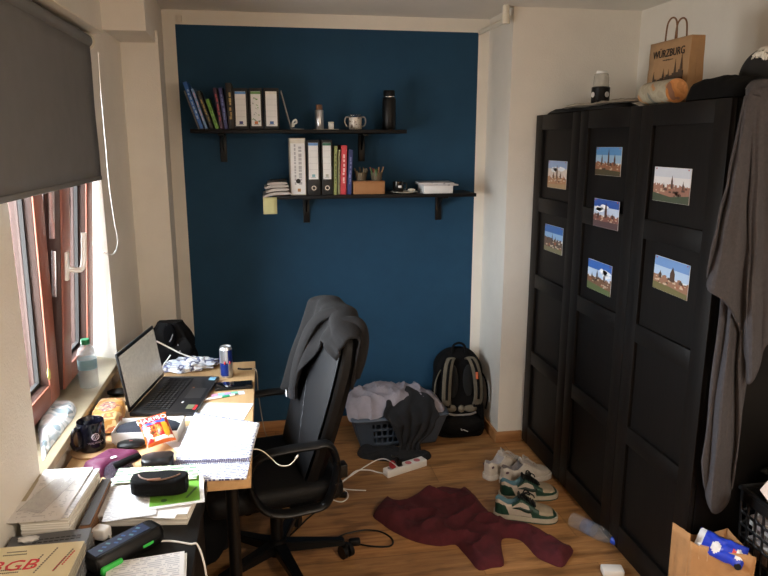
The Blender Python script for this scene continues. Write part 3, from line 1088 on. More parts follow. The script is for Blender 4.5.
top_patch('black_garment', 'black crumpled garment spread along the wardrobe edge under the jar', 'clothing', [(1.425, 3.34), (1.50, 3.36), (1.60, 3.25), (1.54, 3.0), (1.56, 2.70), (1.47, 2.62), (1.42, 2.72), (1.43, 2.95), (1.415, 3.10)], .018, M_blkcotton, 2)
b = cloth_patch([(0, .0), (.03, .10), (.08, .14), (.10, .0), (.09, -.16), (.04, -.22), (.0, -.12)], .012, .03, 0, .006, 18, 5, .014)
tag(b.build('pale_cloth', mat('pale_cotton', (176, 168, 156), .95, .06), None, (1.402, 3.06, top + .021)), 'pale crumpled cloth lying on the black garment beside the jar', 'cloth')
b = cloth_patch([(0, .06), (.05, .12), (.10, .05), (.09, -.16), (.03, -.14)], .012, .03, 0, .005, 18, 8, .014)
tag(b.build('pale_cloth', mat('beige_cotton', (150, 142, 130), .95, .06), None, (1.425, 2.76, top + .024)), 'small beige cloth lying on the black garment next to the paper bag', 'cloth')

# printed carrier bag
a, c = BX(645, 100, 1.505), BX(684.5, 100, 1.505)
ya, yb = a.y, c.y
hb = BX(670, 39.5, 1.505).z - top
t = thing('paper_carrier_bag', 'brown paper carrier bag with town skyline print on the wardrobe', 'bag', (1.505, (ya + yb) / 2, top))
L, DP = ya - yb, .066
b = M()


def bagfn(u, v):
    loop = [(0, L / 2), (0, -L / 2), (DP * .5, -L / 2), (DP, -L / 2), (DP, L / 2), (DP * .5, L / 2), (0, L / 2)]
    k = min(int(u * 6), 5)
    f = u * 6 - k
    x = loop[k][0] * (1 - f) + loop[k + 1][0] * f
    y = loop[k][1] * (1 - f) + loop[k + 1][1] * f
    if abs(x - DP * .5) < 1e-6:
        y -= math.copysign(.012 * v, y)
    x += .012 * v * (1 if x < DP / 2 else -1) * .6
    return V((x + .002 * noise.noise(V((y * 18, v * 5, 1))), y, hb * v))


b.grid(bagfn, 37, 16, smooth=True)
b.box((DP / 2, 0, .001), (DP, L, .002))
b.build('body', M_carrier, t, thick=.0008)
zz = lambda v: hb * v
mt = frame3((-.002 + .0072 * .0, 0, 0), (0, -1, 0), (0, 0, 1))


def on_front(v):
    return frame3((.0072 * v - .0028, 0, zz(v)), (0, -1, 0), V((.0072, 0, hb)))


lettering(t, 'lettering', 'WÜRZBURG', .040, M_ink, on_front(.80) @ Matrix.Translation((.0, 0, 0)), sx=.92)
q = M()
for k in range(11):
    q.box(on_front(.70) @ V((-.030 + .006 * k, 0, .0003)), (.0006, .004, .003 if k not in (4, 6) else .0055))
q.build('small_lettering', M_ink, t)
q = M()
r = random.Random(11)
W_ = L * .80
pts = [(-W_ / 2, 0), (W_ / 2, 0)]
x = W_ / 2
hts = [.20, .22, .16, .18, .14, .16, .10, .12, .09, .10, .07]
k = 0
while x > -W_ / 2:
    s_ = W_ / 11
    hh = hts[min(k, 10)] * hb * r.uniform(.75, 1.0)
    pts += [(x, hh), (x - s_ * .6, hh), (x - s_ * .6, hh * .8), (max(-W_ / 2, x - s_), hh * .8)]
    x -= s_
    k += 1
mt0 = on_front(.33)
q.prism(pts, .0006, mt0)
for cx, hh, ww in ((.34, .44, .05), (.20, .36, .045), (-.08, .24, .045), (-.32, .22, .04), (.05, .22, .03)):
    cx, ww = cx * L, ww * L
    q.prism([(cx - ww / 2, 0), (cx + ww / 2, 0), (cx + ww / 2, hh * hb * .5), (cx + ww * .1, hh * hb * .85), (cx, hh * hb), (cx - ww * .1, hh * hb * .85), (cx - ww / 2, hh * hb * .5)], .0008, mt0)
q.build('skyline_print', mat('skyline_ink', (70, 54, 40), .8, .3, 200), t)
q = M()
r = random.Random(4)
for cx, w_, z0_, z1_ in ((.30, .016, .22, .90), (.62, .008, .30, .62)):
    z_ = z0_
    while z_ < z1_:
        l = r.uniform(.02, .05)
        q.box((DP * cx + r.uniform(-.003, .003), -L / 2 - .0005 + .012 * z_, hb * (z_ + l / 2)), (w_ * r.uniform(.35, 1.2), .0012, hb * l * .6), Euler((0, r.uniform(-.5, .5), 0)).to_matrix())
        z_ += l
q.build('side_lettering', M_ink, t)
for x, dz in ((.014, 0), (DP - .012, 0)):
    hp = spline([(x, .045, hb - .03), (x, .045, hb + .02), (x, .037, hb + .065), (x, .010, hb + .080), (x, -.017, hb + .065), (x, -.026, hb + .02), (x, -.026, hb - .03)], 6)
    M().tube(hp, .0032, 8).build('handle', mat('twisted_paper', (120, 84, 56), .8), t)

# roll lying in front of the bag
p0, p1 = BX(643, 94, 1.462), BX(678, 92, 1.462)
t = thing('paper_roll', 'fat roll wrapped in printed paper lying before the carrier bag', 'roll', (1.456, (p0.y + p1.y) / 2 - .025, top + .043), R(-4))
hl = (p0.y - p1.y) / 2 - .012
ry = Euler((R(90), 0, 0)).to_matrix()
M().lathe([(.0425, -hl), (.043, -hl + .003), (.043, hl - .003), (.0425, hl)], 36, (0, 0, 0), ry).build('wrapper', blotch('printed_wrapper', [(176, 128, 82), (160, 152, 132), (168, 160, 140), (156, 148, 128), (110, 112, 104)], 16, .5), t)
M_oe = blotch('orange_end', [(150, 110, 90), (204, 140, 82), (212, 150, 92), (196, 134, 78), (130, 136, 130)], 22, .5)
M().lathe([(0, hl - .002), (.030, hl - .001), (.042, hl)], 32, (0, 0, 0), ry).build('end_disc', M_oe, t)
M().lathe([(0, -hl + .002), (.030, -hl + .001), (.042, -hl)], 32, (0, 0, 0), ry).build('end_disc', M_oe, t)

# dark clothes, cap
top_patch('black_garment', 'heap of black clothes on the wardrobe corner under the cap', 'clothing', [(1.43, 2.18), (1.52, 2.20), (1.66, 2.16), (1.76, 2.0), (1.74, 1.92), (1.55, 1.91), (1.43, 1.93), (1.42, 2.05)], .065, M_blkcloth, 4)
b = cloth_patch([(0, .05), (.06, .09), (.12, .04), (.13, -.06), (.05, -.09), (-.01, -.05)], .03, .05, 0, .008, 14, 9, .016)
tag(b.build('crumpled_paper', mat('crumpled_tan_paper', (150, 126, 98), .85, .15, 12), None, (1.66, 2.33, top)), 'crumpled tan paper behind the black clothes on the wardrobe', 'paper')
pc = V((1.605, 2.01, top + .05))
t = thing('baseball_cap', 'black baseball cap with white embroidered lettering on the wardrobe', 'cap', pc, R(228))
M_cap = mat('cap_cotton', (15, 16, 17), .9, .2, 60, .4, 300)


def dome(u, v):
    an = 2 * PI * u
    th = v * PI / 2
    k = 1 + .012 * math.cos(6 * an)
    return V((.098 * math.cos(an) * math.cos(th) * k, .088 * math.sin(an) * math.cos(th) * k, .112 * math.sin(th) ** .85))


M().grid(dome, 36, 14, cu=True).build('crown', M_cap, t, thick=.003)


def brim(u, v):
    an = (u - .5) * PI * .92
    r0 = V((.094 * math.cos(an), .085 * math.sin(an), .006))
    r1 = V((.165 * max(.0, math.cos(an)) ** .7 + .03 * (1 - abs(math.cos(an))), .09 * math.sin(an), -.012))
    q = r0.lerp(r1, v)
    q.z += .016 * v - .05 * v * (q.y / .09) ** 2
    return q


M().grid(brim, 30, 8).build('brim', M_cap, t, thick=.004)
M().ball((0, 0, .112), (.008, .008, .005), 2).build('button', M_cap, t)
q = M()
r = random.Random(5)
for k in range(9):
    an = R(-40 + 10 * k)
    for j in range(2):
        zc = .45 + .16 * j + .03 * r.uniform(-1, 1)
        pts = []
        for s in range(5):
            aa = an + R(9) * (s / 4 - .5) * (1.3 if j else 1)
            zv = zc + .09 * math.sin(s * 2.1 + k)
            d0 = dome((aa / (2 * PI)) % 1, min(.9, zv))
            pts.append(d0 * 1.03)
        q.tube(pts, .0038, 6)
q.build('embroidery', mat('white_thread', (214, 212, 204), .8), t)

# ------------------------------------------------------------------ towel on its hook
TY = 1.868
hk = BY(754, 92, TY)
t = thing('towel_hook', 'small white hook over the wardrobe corner carrying the grey towel', 'hook', (hk.x + .022, WY0 - .002, WZ))
b = M()
b.box((0, -.004, .0), (.022, .004, .05), bev=.0015)
b.box((0, .012, .026), (.022, .036, .003), bev=.001)
b.tube(spline([(0, -.006, -.02), (0, -.03, -.024), (0, -.058, -.012), (0, -.068, .010), (0, -.070, .024)], 5), .008, 10)
b.build('hook', M_cream, t)


def interp(pl, t):
    k = len(pl) - 1
    i = min(int(t * k), k - 1)
    f = t * k - i
    return V(pl[i]).lerp(V(pl[i + 1]), f)


tw = thing('towel', 'grey terry towel hanging from the hook at the wardrobe side', 'towel', (hk.x, TY, hk.z))


def layer(topl, hem, y_, nf, amp, seed, n=44, m=60):
    hemS = spline([(q[0], q[1], 0) for q in hem], 6)
    topS = [(q[0], q[1], 0) for q in topl]

    def fn(u, v):
        a, c = interp(topS, u), interp(hemS, u)
        q = a.lerp(c, v)
        # gathered at the hook, opening downward
        wv = sm(v * 1.6)
        ph = nf * 2 * PI * u
        off = amp * wv * (math.sin(ph + .8 * v) + .45 * math.sin(2.3 * ph + seed + 2 * v))
        off += amp * .8 * noise.noise(V((u * 4, v * 3.2, seed)))
        q.x += wv * 3 * noise.noise(V((v * 5, u * 3, seed + 4)))
        return BY(q.x, q.y, y_ - .012 * wv + off) - V((hk.x, TY, hk.z))
    return M().grid(fn, n, m)


layer([(747, 94), (752, 91), (757, 93)], [(701, 462), (705, 492), (713, 513), (724, 507), (731, 490), (737, 455), (744, 395), (752, 360)], TY - .018, 2.2, .014, 1).build('long_fall', M_towel, tw, thick=.006)
layer([(745, 97), (750, 90), (760, 88), (774, 87)], [(708, 268), (709, 290), (722, 299), (735, 318), (744, 352), (747, 384), (757, 372), (768, 344), (786, 338), (800, 320)], TY - .052, 2.8, .014, 3).build('front_fall', M_towel, tw, thick=.006)
b = M()
b.tube(spline([(.0 - .035, -.045, -.02), (-.026, -.03, .008), (-.0, -.025, .014), (.05, -.02, .016), (.10, -.02, .0)], 6), .02, 10)
b.build('gather', M_towel, tw)

# ------------------------------------------------------------------ desks
ZD = .72
DX0, DX1, DY0, DY1 = -.638, -.077, 1.885, 2.976
t = thing('desk', 'pale wooden desk under the window with black legs', 'desk', ((DX0 + DX1) / 2, (DY0 + DY1) / 2, 0))
M().box((0, 0, ZD - .02), (DX1 - DX0, DY1 - DY0, .04), bev=.002).build('tabletop', M_desk, t)
for x in (DX0 + .05, DX1 - .062):
    for y in (DY0 + .07, DY1 - .07):
        b = M()
        b.cyl((x - t.location.x, y - t.location.y, 0), (x - t.location.x, y - t.location.y, ZD - .041), .0195, n=18)
        b.cyl((x - t.location.x, y - t.location.y, ZD - .052), (x - t.location.x, y - t.location.y, ZD - .0405), .045, n=20)
        b.build('leg', M_bmetal, t)
BX0, BX1, BY0_, BY1_ = -.632, -.203, 1.02, 1.880
ZB = .72
t = thing('side_desk', 'black side desk in the foreground piled with papers and law books', 'desk', ((BX0 + BX1) / 2, (BY0_ + BY1_) / 2, 0))
M().box((0, 0, ZB - .015), (BX1 - BX0, BY1_ - BY0_, .03), bev=.0015).build('tabletop', M_blkwood, t)
for s in (-1, 1):
    M().box((-.01, s * ((BY1_ - BY0_) / 2 - .02), (ZB - .03) / 2), (BX1 - BX0 - .03, .025, ZB - .031), bev=.0015).build('side_panel', M_blkwood, t)
for k in range(3):
    d = M().box(((BX1 - BX0) / 2 - .022, 0, .13 + .215 * k), (.018, BY1_ - BY0_ - .07, .205), bev=.002).build('drawer', M_blkwood, t)
    M().box(((BX1 - BX0) / 2 - .008, 0, .13 + .215 * k), (.012, .14, .012), bev=.003).build('knob', M_bmetal, d)

# things under the desk: a dark bin bag like sack
b = M()
b.ball((0, 0, .15), (.11, .20, .15), 4, amp=.28, fr=1.6, seed=3)
for v in b.bm.verts:
    v.co.z = max(v.co.z, .001)
tag(b.build('rucksack', M_blkcloth, None, (-.31, 2.62, 0)), 'dark slumped bag on the floor under the pale desk', 'bag')

# ------------------------------------------------------------------ laptop
hn, hf = T(133, 414, ZD + .012), T(160, 377.5, ZD + .012)
u = (hf - hn)
Lp = u.length
ang = math.atan2(u.y, u.x) - PI / 2
mid = (hn + hf) / 2
t = thing('laptop', 'open black laptop showing a document on the desk', 'laptop', (mid.x, mid.y, ZD + .0008), ang - R(4))
Dp = .236
M_lap = mat('laptop_shell', (34, 34, 36), .35, .08, 30, spec=.4)
b = M()
b.box((Dp / 2, 0, .0095), (Dp, Lp, .015), bev=.003)
for x in (.02, Dp - .02):
    for y in (-Lp / 2 + .03, Lp / 2 - .03):
        b.cyl((x, y, -.0005), (x, y, .003), .006, n=10)
b.build('base', M_lap, t)
b = M()
b.box((.086, 0, .0172), (.098, Lp - .05, .0006))
b.build('keyboard_deck', M_blkplas, t)
key = M()
for i in range(6):
    for j in range(17):
        wk = (Lp - .064) / 17
        if i == 5 and 5 <= j <= 9:
            continue
        key.box((.046 + i * .0162, -Lp / 2 + .032 + wk * (j + .5), .0185), (.0138, wk - .003, .0025), bev=.0006, seg=1)
key.box((.046 + 5 * .0162, -Lp / 2 + .032 + (Lp - .064) / 17 * 7.5, .0185), (.0138, (Lp - .064) / 17 * 5 - .003, .0025), bev=.0006, seg=1)
tag(key.build('keys', mat('key_caps', (22, 22, 24), .5), t), kind='stuff')
M().box((.190, -.0, .0173), (.062, .105, .0006)).build('touchpad', mat('touchpad_face', (46, 46, 48), .3), t)
for c_, d_, n_, k_ in (((.208, -Lp / 2 + .055, .0173), (.030, .040, .0006), 'olive_sticker', (110, 112, 88)), ((.226, -Lp / 2 + .050, .0173), (.012, .044, .0006), 'red_sticker', (206, 44, 54)), ((.214, Lp / 2 - .03, .0173), (.026, .036, .0006), 'sky_sticker', (130, 182, 214))):
    M().box(c_, d_).build('sticker', mat(n_, k_, .4), t)
for yy, col in ((Lp * .14, (170, 110, 60)), (-Lp / 2 + .1, (190, 190, 190))):
    M().box((.165 if col[0] > 180 else .165, yy, .0172), (.007, .018, .0006)).build('badge', mat('badge_print', col, .5), t)
TLT = R(-8)
lid = thing('lid', None, None, (.004, 0, .017), 0, None, (0, TLT, 0))
lid.parent = t
M().box((-.004, 0, .112), (.007, Lp, .222), bev=.0025).build('shell', M_lap, lid)
b = M()
b.box((.0, 0, .112), (.0016, Lp - .004, .218), bev=.0006)
b.build('bezel', M_blkplas, lid)
sm_, nt, pb = base_mat('lit_screen', .25)
src = written('document_page', (204, 204, 196), (168, 168, 164), .006, .5, 120)
M_doc = src
pb2 = src.node_tree.nodes['Principled BSDF']
pb2.inputs['Roughness'].default_value = .22
lk = pb2.inputs['Base Color'].links[0].from_socket
src.node_tree.links.new(lk, pb2.inputs['Emission Color'])
pb2.inputs['Emission Strength'].default_value = .10
me_s = M()
me_s.prism([(-(Lp / 2 - .008), -.094), (Lp / 2 - .008, -.094), (Lp / 2 - .008, .098), (-(Lp / 2 - .008), .098)], .0008)
s_o = me_s.build('screen', src, lid)
s_o.matrix_local = frame3((.0012, 0, .112), (0, 1, 0), (0, 0, 1))
M().cyl((.0008, 0, .2155), (.0018, 0, .2155), .0022, n=10).build('webcam', M_steel, lid)
M().box((-.001, 0, .0), (.012, Lp * .7, .012), bev=.004).build('hinge', M_blkplas, t)

# ------------------------------------------------------------------ drinks, phone and small things at the far end of the desk
p = T(227, 376.5, ZD)
t = thing('drink_can', 'slim silver and blue drink can standing on the desk', 'can', (p.x, p.y, ZD), R(20))
prof = [(0, .004), (.020, .003), (.0225, .0), (.0235, .002), (.0265, .010), (.0265, .122), (.0235, .131), (.0225, .133), (.0225, .135), (.021, .1345), (.0205, .131), (0, .130)]


def canm(i, j):
    a_ = (i + .5) / 32 * 360
    top_ = j >= 5
    if j < 4 or j > 4:
        return 0
    return 0


b = M()
rows = [.010 + .112 * k / 14 for k in range(15)]
b.grid(lambda u, v: V((.0265 * math.cos(2 * PI * u), .0265 * math.sin(2 * PI * u), rows[round(v * 14)])), 32, 15, cu=True,
       mfn=lambda i, j: 1 if ((i // 8) % 2 == 0) == (j < 7) else 0)
b.lathe(prof[:5], 32, mi=0)
b.lathe(prof[5:], 32, mi=0)
b.build('body', [M_silver, mat('cobalt_print', (28, 52, 132), .3, metal=.4)], t)
dv = V((-p.x, -p.y, 0)).normalized()
q = M()
mr = Matrix.Rotation(-R(20), 3, 'Z')
for an in (-.25, .55):
    d1 = mr @ (Matrix.Rotation(an, 3, 'Z') @ dv)
    q.ball(d1 * .0262 + V((0, 0, .068)), (.004, .007, .008), 2)
q.build('emblem', mat('red_print', (196, 40, 50), .4), t)
M().ball((.004, 0, .1335), (.008, .006, .0012), 2).build('ring_pull', M_silver, t)

p = T(234, 387, ZD)
ph = thing('smartphone', 'black smartphone in a thick case lying on the desk', 'phone', (p.x, p.y, ZD + .0005), R(2))
M().box((0, 0, .006), (.150, .076, .011), bev=.004, seg=3).build('case', M_blkplas, ph)
M().box((0, 0, .0118), (.140, .067, .0008), bev=.0003).build('screen', mat('dark_glass', (12, 13, 16), .06, 0, spec=.8), ph)

p = T(228, 394.5, ZD)
q = M()
cs = [(226, 160, 190), (150, 196, 226), (180, 150, 210), (120, 196, 170), (200, 206, 220)]
for k in range(5):
    q.box((-.052 + .026 * k, .002 * (k % 2), .001), (.024, .034, .002), mi=k)
tag(q.build('index_tabs', [mat('tab_film', c, .35) for c in cs], None, (p.x, p.y, ZD + .0005), R(8)), 'strip of pastel index tabs on the desk before the phone', 'sticky tabs')
p = T(222, 398, ZD)
t = thing('pen', 'white and green pen on the desk beside the index tabs', 'pen', (p.x, p.y, ZD + .005), R(18))
M().cyl((-.07, 0, 0), (.05, 0, 0), .0045, n=10).build('barrel', M_white, t)
M().cyl((.0, 0, 0), (.03, 0, 0), .0048, n=10).build('grip', mat('green_grip', (36, 150, 110), .4), t)
M().cyl((.05, 0, 0), (.066, 0, 0), .0042, .001, n=10).build('tip', M_steel, t)

# plastic wrapping
b = M()
b.ball((0, 0, .022), (.115, .062, .026), 4, amp=.5, fr=3.2, seed=4)
for v in b.bm.verts:
    v.co.z = max(v.co.z, .0015)
p = T(190, 371, ZD)
tag(b.build('plastic_wrapping', blotch('white_blue_film', [(206, 212, 226), (226, 230, 236), (190, 198, 216), (110, 116, 146), (214, 220, 230), (196, 206, 222)], 18, .25), None, (p.x, p.y + .03, ZD), R(10)), 'crumpled white and blue plastic wrapping behind the laptop', 'wrapping')

# black bag standing behind the laptop
p = T(176, 363, ZD)
t = thing('pouch_bag', 'black drawstring bag standing at the far desk end behind laptop', 'bag', (p.x, p.y - .015, ZD), R(-4))
hh = BY(175, 319, p.y).z - ZD


def pouch(u, v):
    an = 2 * PI * u
    wdt = .115 * (1 - .52 * v ** 1.5) * (1 if v > .04 else .93)
    dpt = .05 * (1 - .45 * v)
    k = 1 + .26 * noise.noise(V((math.cos(an) * 1.6, math.sin(an) * 1.4, v * 3.2)))
    x = math.copysign(abs(math.cos(an)) ** .7, math.cos(an)) * wdt * k - .012 * v
    y = math.copysign(abs(math.sin(an)) ** .8, math.sin(an)) * dpt * k
    return V((x, y, .001 + hh * .97 * v))


b = M()
b.grid(pouch, 40, 24, cu=True)
b.face([pouch(u / 40, 0) for u in range(40)])
b.face([pouch(u / 40, 1) for u in range(40)])
b.build('body', mat('black_nylon', (7, 7, 8), .7, .2, 40, .5, 90, spec=.12), t)
q = M()
q.ball((-.005, -.050, hh * .73), (.028, .012, .055), 3)
q.build('dark_opening', mat('black_lining', (5, 5, 6), .9, spec=.05), t)
q = M()
q.tube(spline([(.012, -.055, hh * .80), (.004, -.062, hh * .68), (-.006, -.06, hh * .6)], 5), .003, 6)
q.build('strap_edge', mat('grey_webbing', (90, 90, 94), .7), t)
q = M()
for x, z_ in ((-.012, .80), (.028, .52), (.035, .38)):
    q.ball((x, -.058, hh * z_), (.003, .003, .003), 2)
q.build('toggles', M_silver, t)

# cables on the desk
tag(M().tube(spline([BY(151, 341, 2.80), BY(157, 341.5, 2.82), BY(168, 347, 2.85), BY(182, 354, 2.86), BY(197, 359, 2.86)], 6), .0032, 8).build('white_cable', M_white), 'white cable arching from the laptop lid toward the plastic wrapping', 'cable')
a = T(161, 372, ZD + .002)
b = M()
b.tube(spline([a, BY(161, 366, 2.80), BY(157.5, 360, 2.82), BY(155, 356, 2.82)], 6), .0026, 8)
b.tube(spline([a, BY(163, 366, 2.80), BY(167, 360, 2.83), BY(170.5, 355, 2.83)], 6), .0026, 8)
b.box(a + V((0, 0, .008)), (.02, .02, .018), bev=.003)
tag(b.build('white_cable', M_white), 'forked white charging cable rising behind the laptop base', 'cable')
a = [T(238, 368.6, ZD + .004), T(243, 369.2, ZD + .005), T(252, 368.8, ZD + .005)]
b = M()
b.tube(spline(a, 4), .0045, 8, flat=.8)
dn = [a[2], V((DX1 + .006, a[2].y - .01, ZD - .004)), V((DX1 + .012, a[2].y - .05, ZD - .10)), V((DX1 + .03, a[2].y - .12, ZD - .22)), V((DX1 + .05, a[2].y - .10, .42)), V((DX1 + .085, a[2].y - .06, .30))]
b.tube(spline(dn, 6), .0022, 6, mi=1)
tag(b.build('charging_cable', [M_blkplas, mat('tan_cable', (150, 138, 122), .6)]), 'thin charging cable with black plug hanging off the far desk edge', 'cable')
pl = [T(249, 446, ZD + .012), T(253, 449, ZD + .012), T(258, 449.3, ZD + .006), T(264, 452, ZD - .01), T(271, 458, ZD - .04), T(279, 465, ZD - .052), T(288, 465.5, ZD - .052), T(293, 462, ZD - .05), T(296, 458, ZD - .048)]
b = M()
b.tube(spline(pl, 6), .0018, 8)
b.cyl(pl[-1], pl[-1] + (pl[-1] - pl[-2]).normalized() * .015, .0036, n=10)
tag(b.build('earphone_cable', M_cream), 'cream earphone cable drooping from the notebook over the chair arm', 'cable')

# ------------------------------------------------------------------ papers on the pale desk
def sheet(name, label, cat, A, B, depth, z, m, th=.0012, curl=.0, group=None, skew=0.0, seed=1):
    c, rz, w_ = place2(A, B, depth)

    def fn(u, v):
        x, y = (u - .5) * w_, (v - .5) * depth
        zz_ = th + curl * (sm(abs(2 * v - 1)) * .5 + .5 * noise.noise(V((u * 2, v * 2, seed)))) if curl else th
        return V((x + skew * (v - .5), y, max(zz_, th)))
    b = M()
    b.grid(fn, 14, 14)
    b.grid(lambda u, v: fn(u, v) - V((0, 0, th * .9)), 14, 14)
    return tag(b.build(name, m, None, (c.x, c.y, z), rz), label, cat, group)


sheet('paper_sheet', 'loose white sheet at the far right edge of the desk behind the notebook', 'paper', T(198, 403, ZD), T(253.5, 404, ZD), .17, ZD + .0008, M_print, .0012)
sheet('paper_sheet', 'white sheet showing between the sweet bag and the open notebook', 'paper', T(156, 436, ZD), T(196, 424, ZD), .26, ZD + .0008, M_offwhite, .0012)

# spiral notebook: two leaves joined by the wire
A, B = T(174, 462.5, ZD + .012), T(250.3, 459.5, ZD + .012)
u = (B - A)
W_ = u.length
rz = math.atan2(u.y, u.x)
mid = (A + B) / 2
t = thing('spiral_notebook', 'open spiral notebook filled with handwriting on the desk edge', 'notebook', (mid.x, mid.y, ZD + .001), rz)
inv = Matrix.Rotation(-rz, 3, 'Z')
tl = inv @ (T(194.8, 412.5, ZD + .035) - V(t.location))
tr = inv @ (T(259.8, 422.8, ZD + .03) - V(t.location))


def leaf(dz):
    def fn(u, v):
        a = V((-W_ / 2 + W_ * u, .008, .010))
        c = tl.lerp(tr, u)
        q = a.lerp(c, v)
        q.z = .010 + (c.z - .010) * v ** 2.2 + .010 * math.sin(PI * v) + dz
        return q
    return fn


M().grid(leaf(0), 20, 24).build('upper_page', M_text, t, thick=.0008)
M().grid(leaf(-.006), 20, 24).build('page_block', M_offwhite, t, thick=.003)
bl_, br_ = inv @ (T(204, 477, ZD + .004) - V(t.location)), inv @ (T(250.2, 473.8, ZD + .004) - V(t.location))
b = M()
dpt = .30
b.box((0, -.055, .004), (W_, .11, .006), bev=.001)
b.build('lower_page', M_text, t)
q = M()
for k in range(34):
    x = -W_ / 2 + .006 + (W_ - .012) * k / 33
    q.tube([(x, .009 * math.cos(a_ * PI / 5) - .001, .010 + .008 * math.sin(a_ * PI / 5)) for a_ in range(10)], .0011, 5, closed=True)
q.build('spiral_wire', mat('spiral_wire', (120, 116, 150), .4, metal=.3), t)

# white box with folded dark cloth
A, B = T(124, 422, ZD), T(183.5, 416, ZD)
c, rz, w_ = place2(T(121.5, 418.5, ZD + .042), T(184.5, 416, ZD + .042), T(120, 418, ZD + .042).y - T(119, 432.5, ZD + .042).y)
dB = T(120, 418, ZD + .042).y - T(119, 432.5, ZD + .042).y
t = thing('shallow_box', 'shallow white box holding folded dark blue cloth before the laptop', 'box', (c.x, c.y, ZD + .0005), rz)
b = M()
hB = .042
b.box((0, 0, .001), (w_, dB, .002))
for s in (-1, 1):
    b.box((s * (w_ / 2 - .001), 0, hB / 2), (.002, dB, hB))
    b.box((0, s * (dB / 2 - .001), hB / 2), (w_, .002, hB))
b.build('tray', M_white, t)
b = M()
b.ball((0, 0, 0), (w_ / 2 - .006, dB / 2 - .004, .02), 4, amp=.16, fr=2.4, seed=6)
for v in b.bm.verts:
    v.co.z = max(-.02, min(v.co.z, .022 + .3 * v.co.z)) + .024
    v.co.x = max(-w_ / 2 + .004, min(w_ / 2 - .004, v.co.x * 1.12))
    v.co.y = max(-dB / 2 + .003, min(dB / 2 - .003, v.co.y * 1.12))
tag(b.build('folded_cloth', mat('navy_cloth', (30, 34, 46), .9, .2, 40, .4, 300), None, (c.x, c.y, ZD + .003), rz), 'folded dark navy cloth inside the shallow white box', 'cloth')

# bread in its bag
p = T(111, 433, ZD)
t = thing('bread_bag', 'loaf of sliced bread in an orange printed bag under the window', 'bread', (p.x - .018, p.y + .065, ZD), R(4))


def loaf(u, v):
    an = 2 * PI * u
    e = .5
    k = (1 - .25 * (abs(2 * v - 1)) ** 5)
    x = math.copysign(abs(math.cos(an)) ** e, math.cos(an)) * .050 * k
    z = math.copysign(abs(math.sin(an)) ** e, math.sin(an)) * .036 * k
    n_ = .006 * noise.noise(V((an * 1.2, v * 6, 2)))
    return V((x * (1 + n_ * 8), -.095 + .19 * v, .039 + z + n_))


b = M()
b.grid(loaf, 32, 22, cu=True)
b.face([loaf(i / 32, 0) for i in range(32)])
b.face([loaf(i / 32, 1) for i in range(32)])
b.build('loaf', blotch('bread_wrap', [(206, 156, 90), (200, 146, 80), (190, 136, 72), (214, 180, 130), (170, 100, 66), (196, 144, 80)], 18, .35), t)
q = M()
q.ball((.0, -.01, .0765), (.030, .045, .002), 3)
q.build('label', blotch('bread_label', [(226, 190, 160), (206, 140, 110), (120, 80, 90), (232, 214, 196)], 60, .4), t)
q = M()
q.grid(lambda u, v: V(((.03 * (1 - v) + .045 * v) * (2 * u - 1), .092 + .05 * v, .04 + (.02 + .03 * v) * noise.noise(V((u * 5, v * 2, 4))) - .02 * v)), 14, 8)
q.build('gathered_end', film('dark_wrap', (60, 62, 72), .8), t, thick=.0008)
tag(M().ball((0, 0, .012), (.042, .03, .013), 3, amp=.1).build('black_case', M_blkplas, None, (T(112, 397, ZD).x + .02, T(112, 397, ZD).y + .02, ZD)), 'small black case against the wall behind the bread', 'case')
tag(M().tube(spline([T(124, 418, ZD + .03), T(126, 428, ZD + .006), T(122, 437, ZD + .004), T(112, 443, ZD + .004), T(104, 447, ZD + .004)], 6), .003, 8).build('black_cable', M_blkplas), 'black cable curling round the bread toward the mug', 'cable')

# mug on a wooden coaster
p = T(90, 452, ZD)
pc_ = T(91, 452, ZD)
tag(M().lathe([(0, 0), (.064, 0), (.066, .003), (.066, .007), (.063, .009), (0, .009)], 36).build('coaster', mat('cork', (166, 134, 96), .8, .15, 60), None, (T(93, 451, ZD).x, T(93, 451, ZD).y, ZD)), 'round cork coaster under the dark blue mug', 'coaster')
p = T(93, 451, ZD)
t = thing('mug', 'dark navy mug with white crest standing on the round coaster', 'mug', (p.x, p.y, ZD + .0095), R(38))
M_mug = mat('navy_glaze', (9, 9, 18), .14, .05, 10, spec=.4)
M().lathe([(0, 0), (.036, 0), (.040, .004), (.0415, .02), (.0415, .094), (.0405, .097), (.039, .095), (.038, .01), (.034, .006), (0, .006)], 36).build('body', M_mug, t)
M().tube(spline([(-.040, -.008, .080), (-.056, -.012, .084), (-.068, -.015, .066), (-.068, -.015, .04), (-.056, -.012, .019), (-.040, -.008, .020)], 6), .0065, 10).build('handle', M_mug, t)
# crest: ring, petals and a line of letters bent round the mug
dv = V((-p.x, -p.y, 0)).normalized()
a0 = math.atan2(dv.y, dv.x) + R(16 - 38)
q = M()


def wrap(s_, z_):
    a_ = a0 + s_ / .0415
    return V((.0421 * math.cos(a_), .0421 * math.sin(a_), z_))


q.tube([wrap(.011 * math.cos(k * PI / 10), .054 + .011 * math.sin(k * PI / 10)) for k in range(20)], .0009, 5, closed=True)
for k in range(6):
    a_ = k * PI / 3
    q.tube([wrap(.003 * math.cos(a_), .054 + .003 * math.sin(a_)), wrap(.009 * math.cos(a_ + .3), .054 + .009 * math.sin(a_ + .3))], .0009, 5)
q.build('crest', mat('pale_print', (196, 182, 190), .5), t)
word = lettering(t, 'lettering', 'WALHALLA', .0095, mat('pale_print_letters', (196, 182, 190), .5), Matrix(), .0003)
for v in word.data.vertices:
    s_, z_, e_ = v.co.x, v.co.y, v.co.z
    v.co = wrap(s_, .034 + z_)

